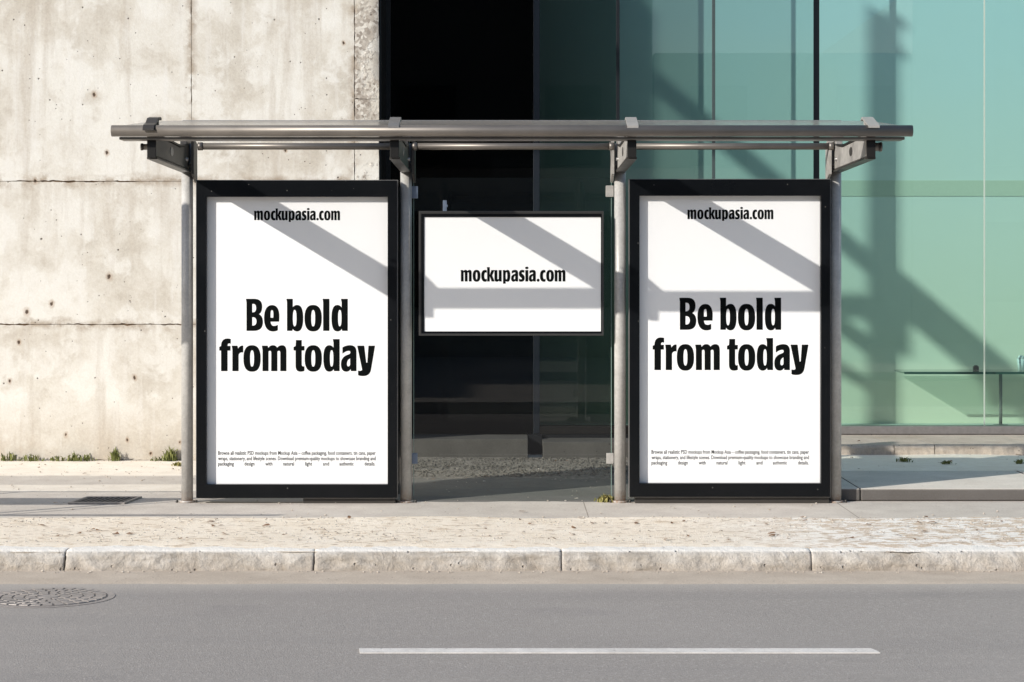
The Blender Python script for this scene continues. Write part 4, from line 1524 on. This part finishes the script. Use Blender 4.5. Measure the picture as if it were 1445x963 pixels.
for py in (20, 62):
    p = gpt(1266, py); q = gpt(1284, py + 13); r_ = gpt(1275, py + 20)
    prism(bm, [[p, q, gpt(1276, py + 11), gpt(1284, py + 21), gpt(1266, py + 24)]], 'Y', GPY + .002, GPY + th - .002)
GP('upright', bm)
def gbar(p0, p1, wpx, k):
    bm = NB()
    bar(bm, gpt(*p0), gpt(*p1), wpx / 162.2, GPY + .003 * k, GPY + th + .003 * k)
    GP('brace', bm)
gbar((905, 97), (1252, 392), 25, 1)
gbar((1252, 396), (1480, 588), 46, 2)
gbar((1140, 438), (1289, 438), 28, 3)
gbar((1140, 425), (1240, 498), 22, 4)
gbar((1277.5, 395), (1277.5, 506), 23, 5)
gbar((1140, 493), (1240, 552), 18, 6)
gbar((1412, 520), (1425, 580), 26, 7)
bm = NB()
box(bm, -13.2, -12.9, GPY - .15, GPY + .15, 0, 9.995, .02)
GP('mast', bm)
bm = NB()
box(bm, -13.2, gpt(925, 0)[0] + .0, GPY - .05, GPY + .09, 10.0, 10.2, .01)
GP('upper_beam', bm)
bm = NB()
box(bm, gpt(818, 0)[0], gpt(909, 0)[0], GPY - .02, GPY + .02, gpt(0, 300)[1], 9.995, .005)
box(bm, gpt(909, 0)[0] + .001, gpt(922, 0)[0], GPY - .018, GPY + .018, gpt(0, 300)[1], gpt(0, 14)[1], .003)
GP('shadow_panel', bm)

# added unseen sign left of the view: shades the middle of the left end post
sp_ = empty('post_shade_pole', 'added unseen sign pole standing left of the photo beside the kerb', 'shadow_plate', (-3.83, -1.30, 0))
bm = NB(); tube(bm, (0, .09, 0), (0, .09, 2.98), 0.012, 12)
obj('pole', bm, M['post'], sp_)
bm = NB(); box(bm, -.085, .075, -.012, .012, 2.06, 2.94, .004)
obj('shadow_panel', bm, M['screen_rim'], sp_)

# added unseen rails left of the view, placed for thin shadows on the left pavement
gdr = empty('shadow_rail', 'added unseen rails left of the view, placed to shadow the left pavement', 'shadow caster', (-5.5, -1.32, 0))
bm = NB()
tube(bm, (-5.0, 0, 1.57), (1.42, 0, 1.57), .018, 12)
obj('rail', bm, M['post'], gdr)
bm = NB(); box(bm, -5.0, 1.40, -.012, .012, 0.97, 1.26, .004)
obj('rail_board', bm, M['bracket_lit'], gdr)
for xk in (-4.9, -2.6, -0.3, 1.38):
    bm = NB(); tube(bm, (xk, .03, 0), (xk, .03, 1.57), .02, 12)
    obj('rail_post', bm, M['post'], gdr)

kb = empty('kerb_shadow_bar', 'added unseen barrier at the kerb left of the photo', 'shadow_bar', (-6.0, -2.05, 0))  # added only for its thin line of shadow on the pavement
bm = NB(); tube(bm, (-3, 0, 1.12), (2.75, 0, 1.12), .022, 12)
obj('bar', bm, M['post'], kb)
for xk in (-2.8, 0.0):
    bm = NB(); tube(bm, (xk, 0, 0), (xk, 0, 1.12), .022, 12)
    obj('shadow_bar_post', bm, M['post'], kb)

# building on the other side of the street (mirrored in the dark glass)
far = empty('street_building', 'long shaded building across the street, behind the photographer', 'building', (0, -22, 0))
for bx0, bx1, bh in ((-45, -16, 9.5), (-16.02, -6.5, 7.2), (-6.52, 3.0, 8.4), (3.02, 8.5, 6.2), (8.52, 20, 7.6), (20.02, 45, 9.0)):
    bm = NB(); box(bm, bx0 + .01, bx1 - .01, -34, -22, 0, bh)
    obj('wall', bm, M['facade_far'], far).matrix_parent_inverse = Matrix.Translation((0, 22, 0))
for r_ in range(2):
    for c_ in range(26):
        xx = -39 + c_ * 3.1
        bm = NB(); box(bm, xx - .6, xx + .6, -21.995, -21.9, 0.9 + r_ * 2.9, 2.6 + r_ * 2.9, .02)
        o = obj('window', bm, M['far_glass'] if (c_ * 7 + r_ * 3) % 5 else M['sill'], far); o.matrix_parent_inverse = Matrix.Translation((0, 22, 0))
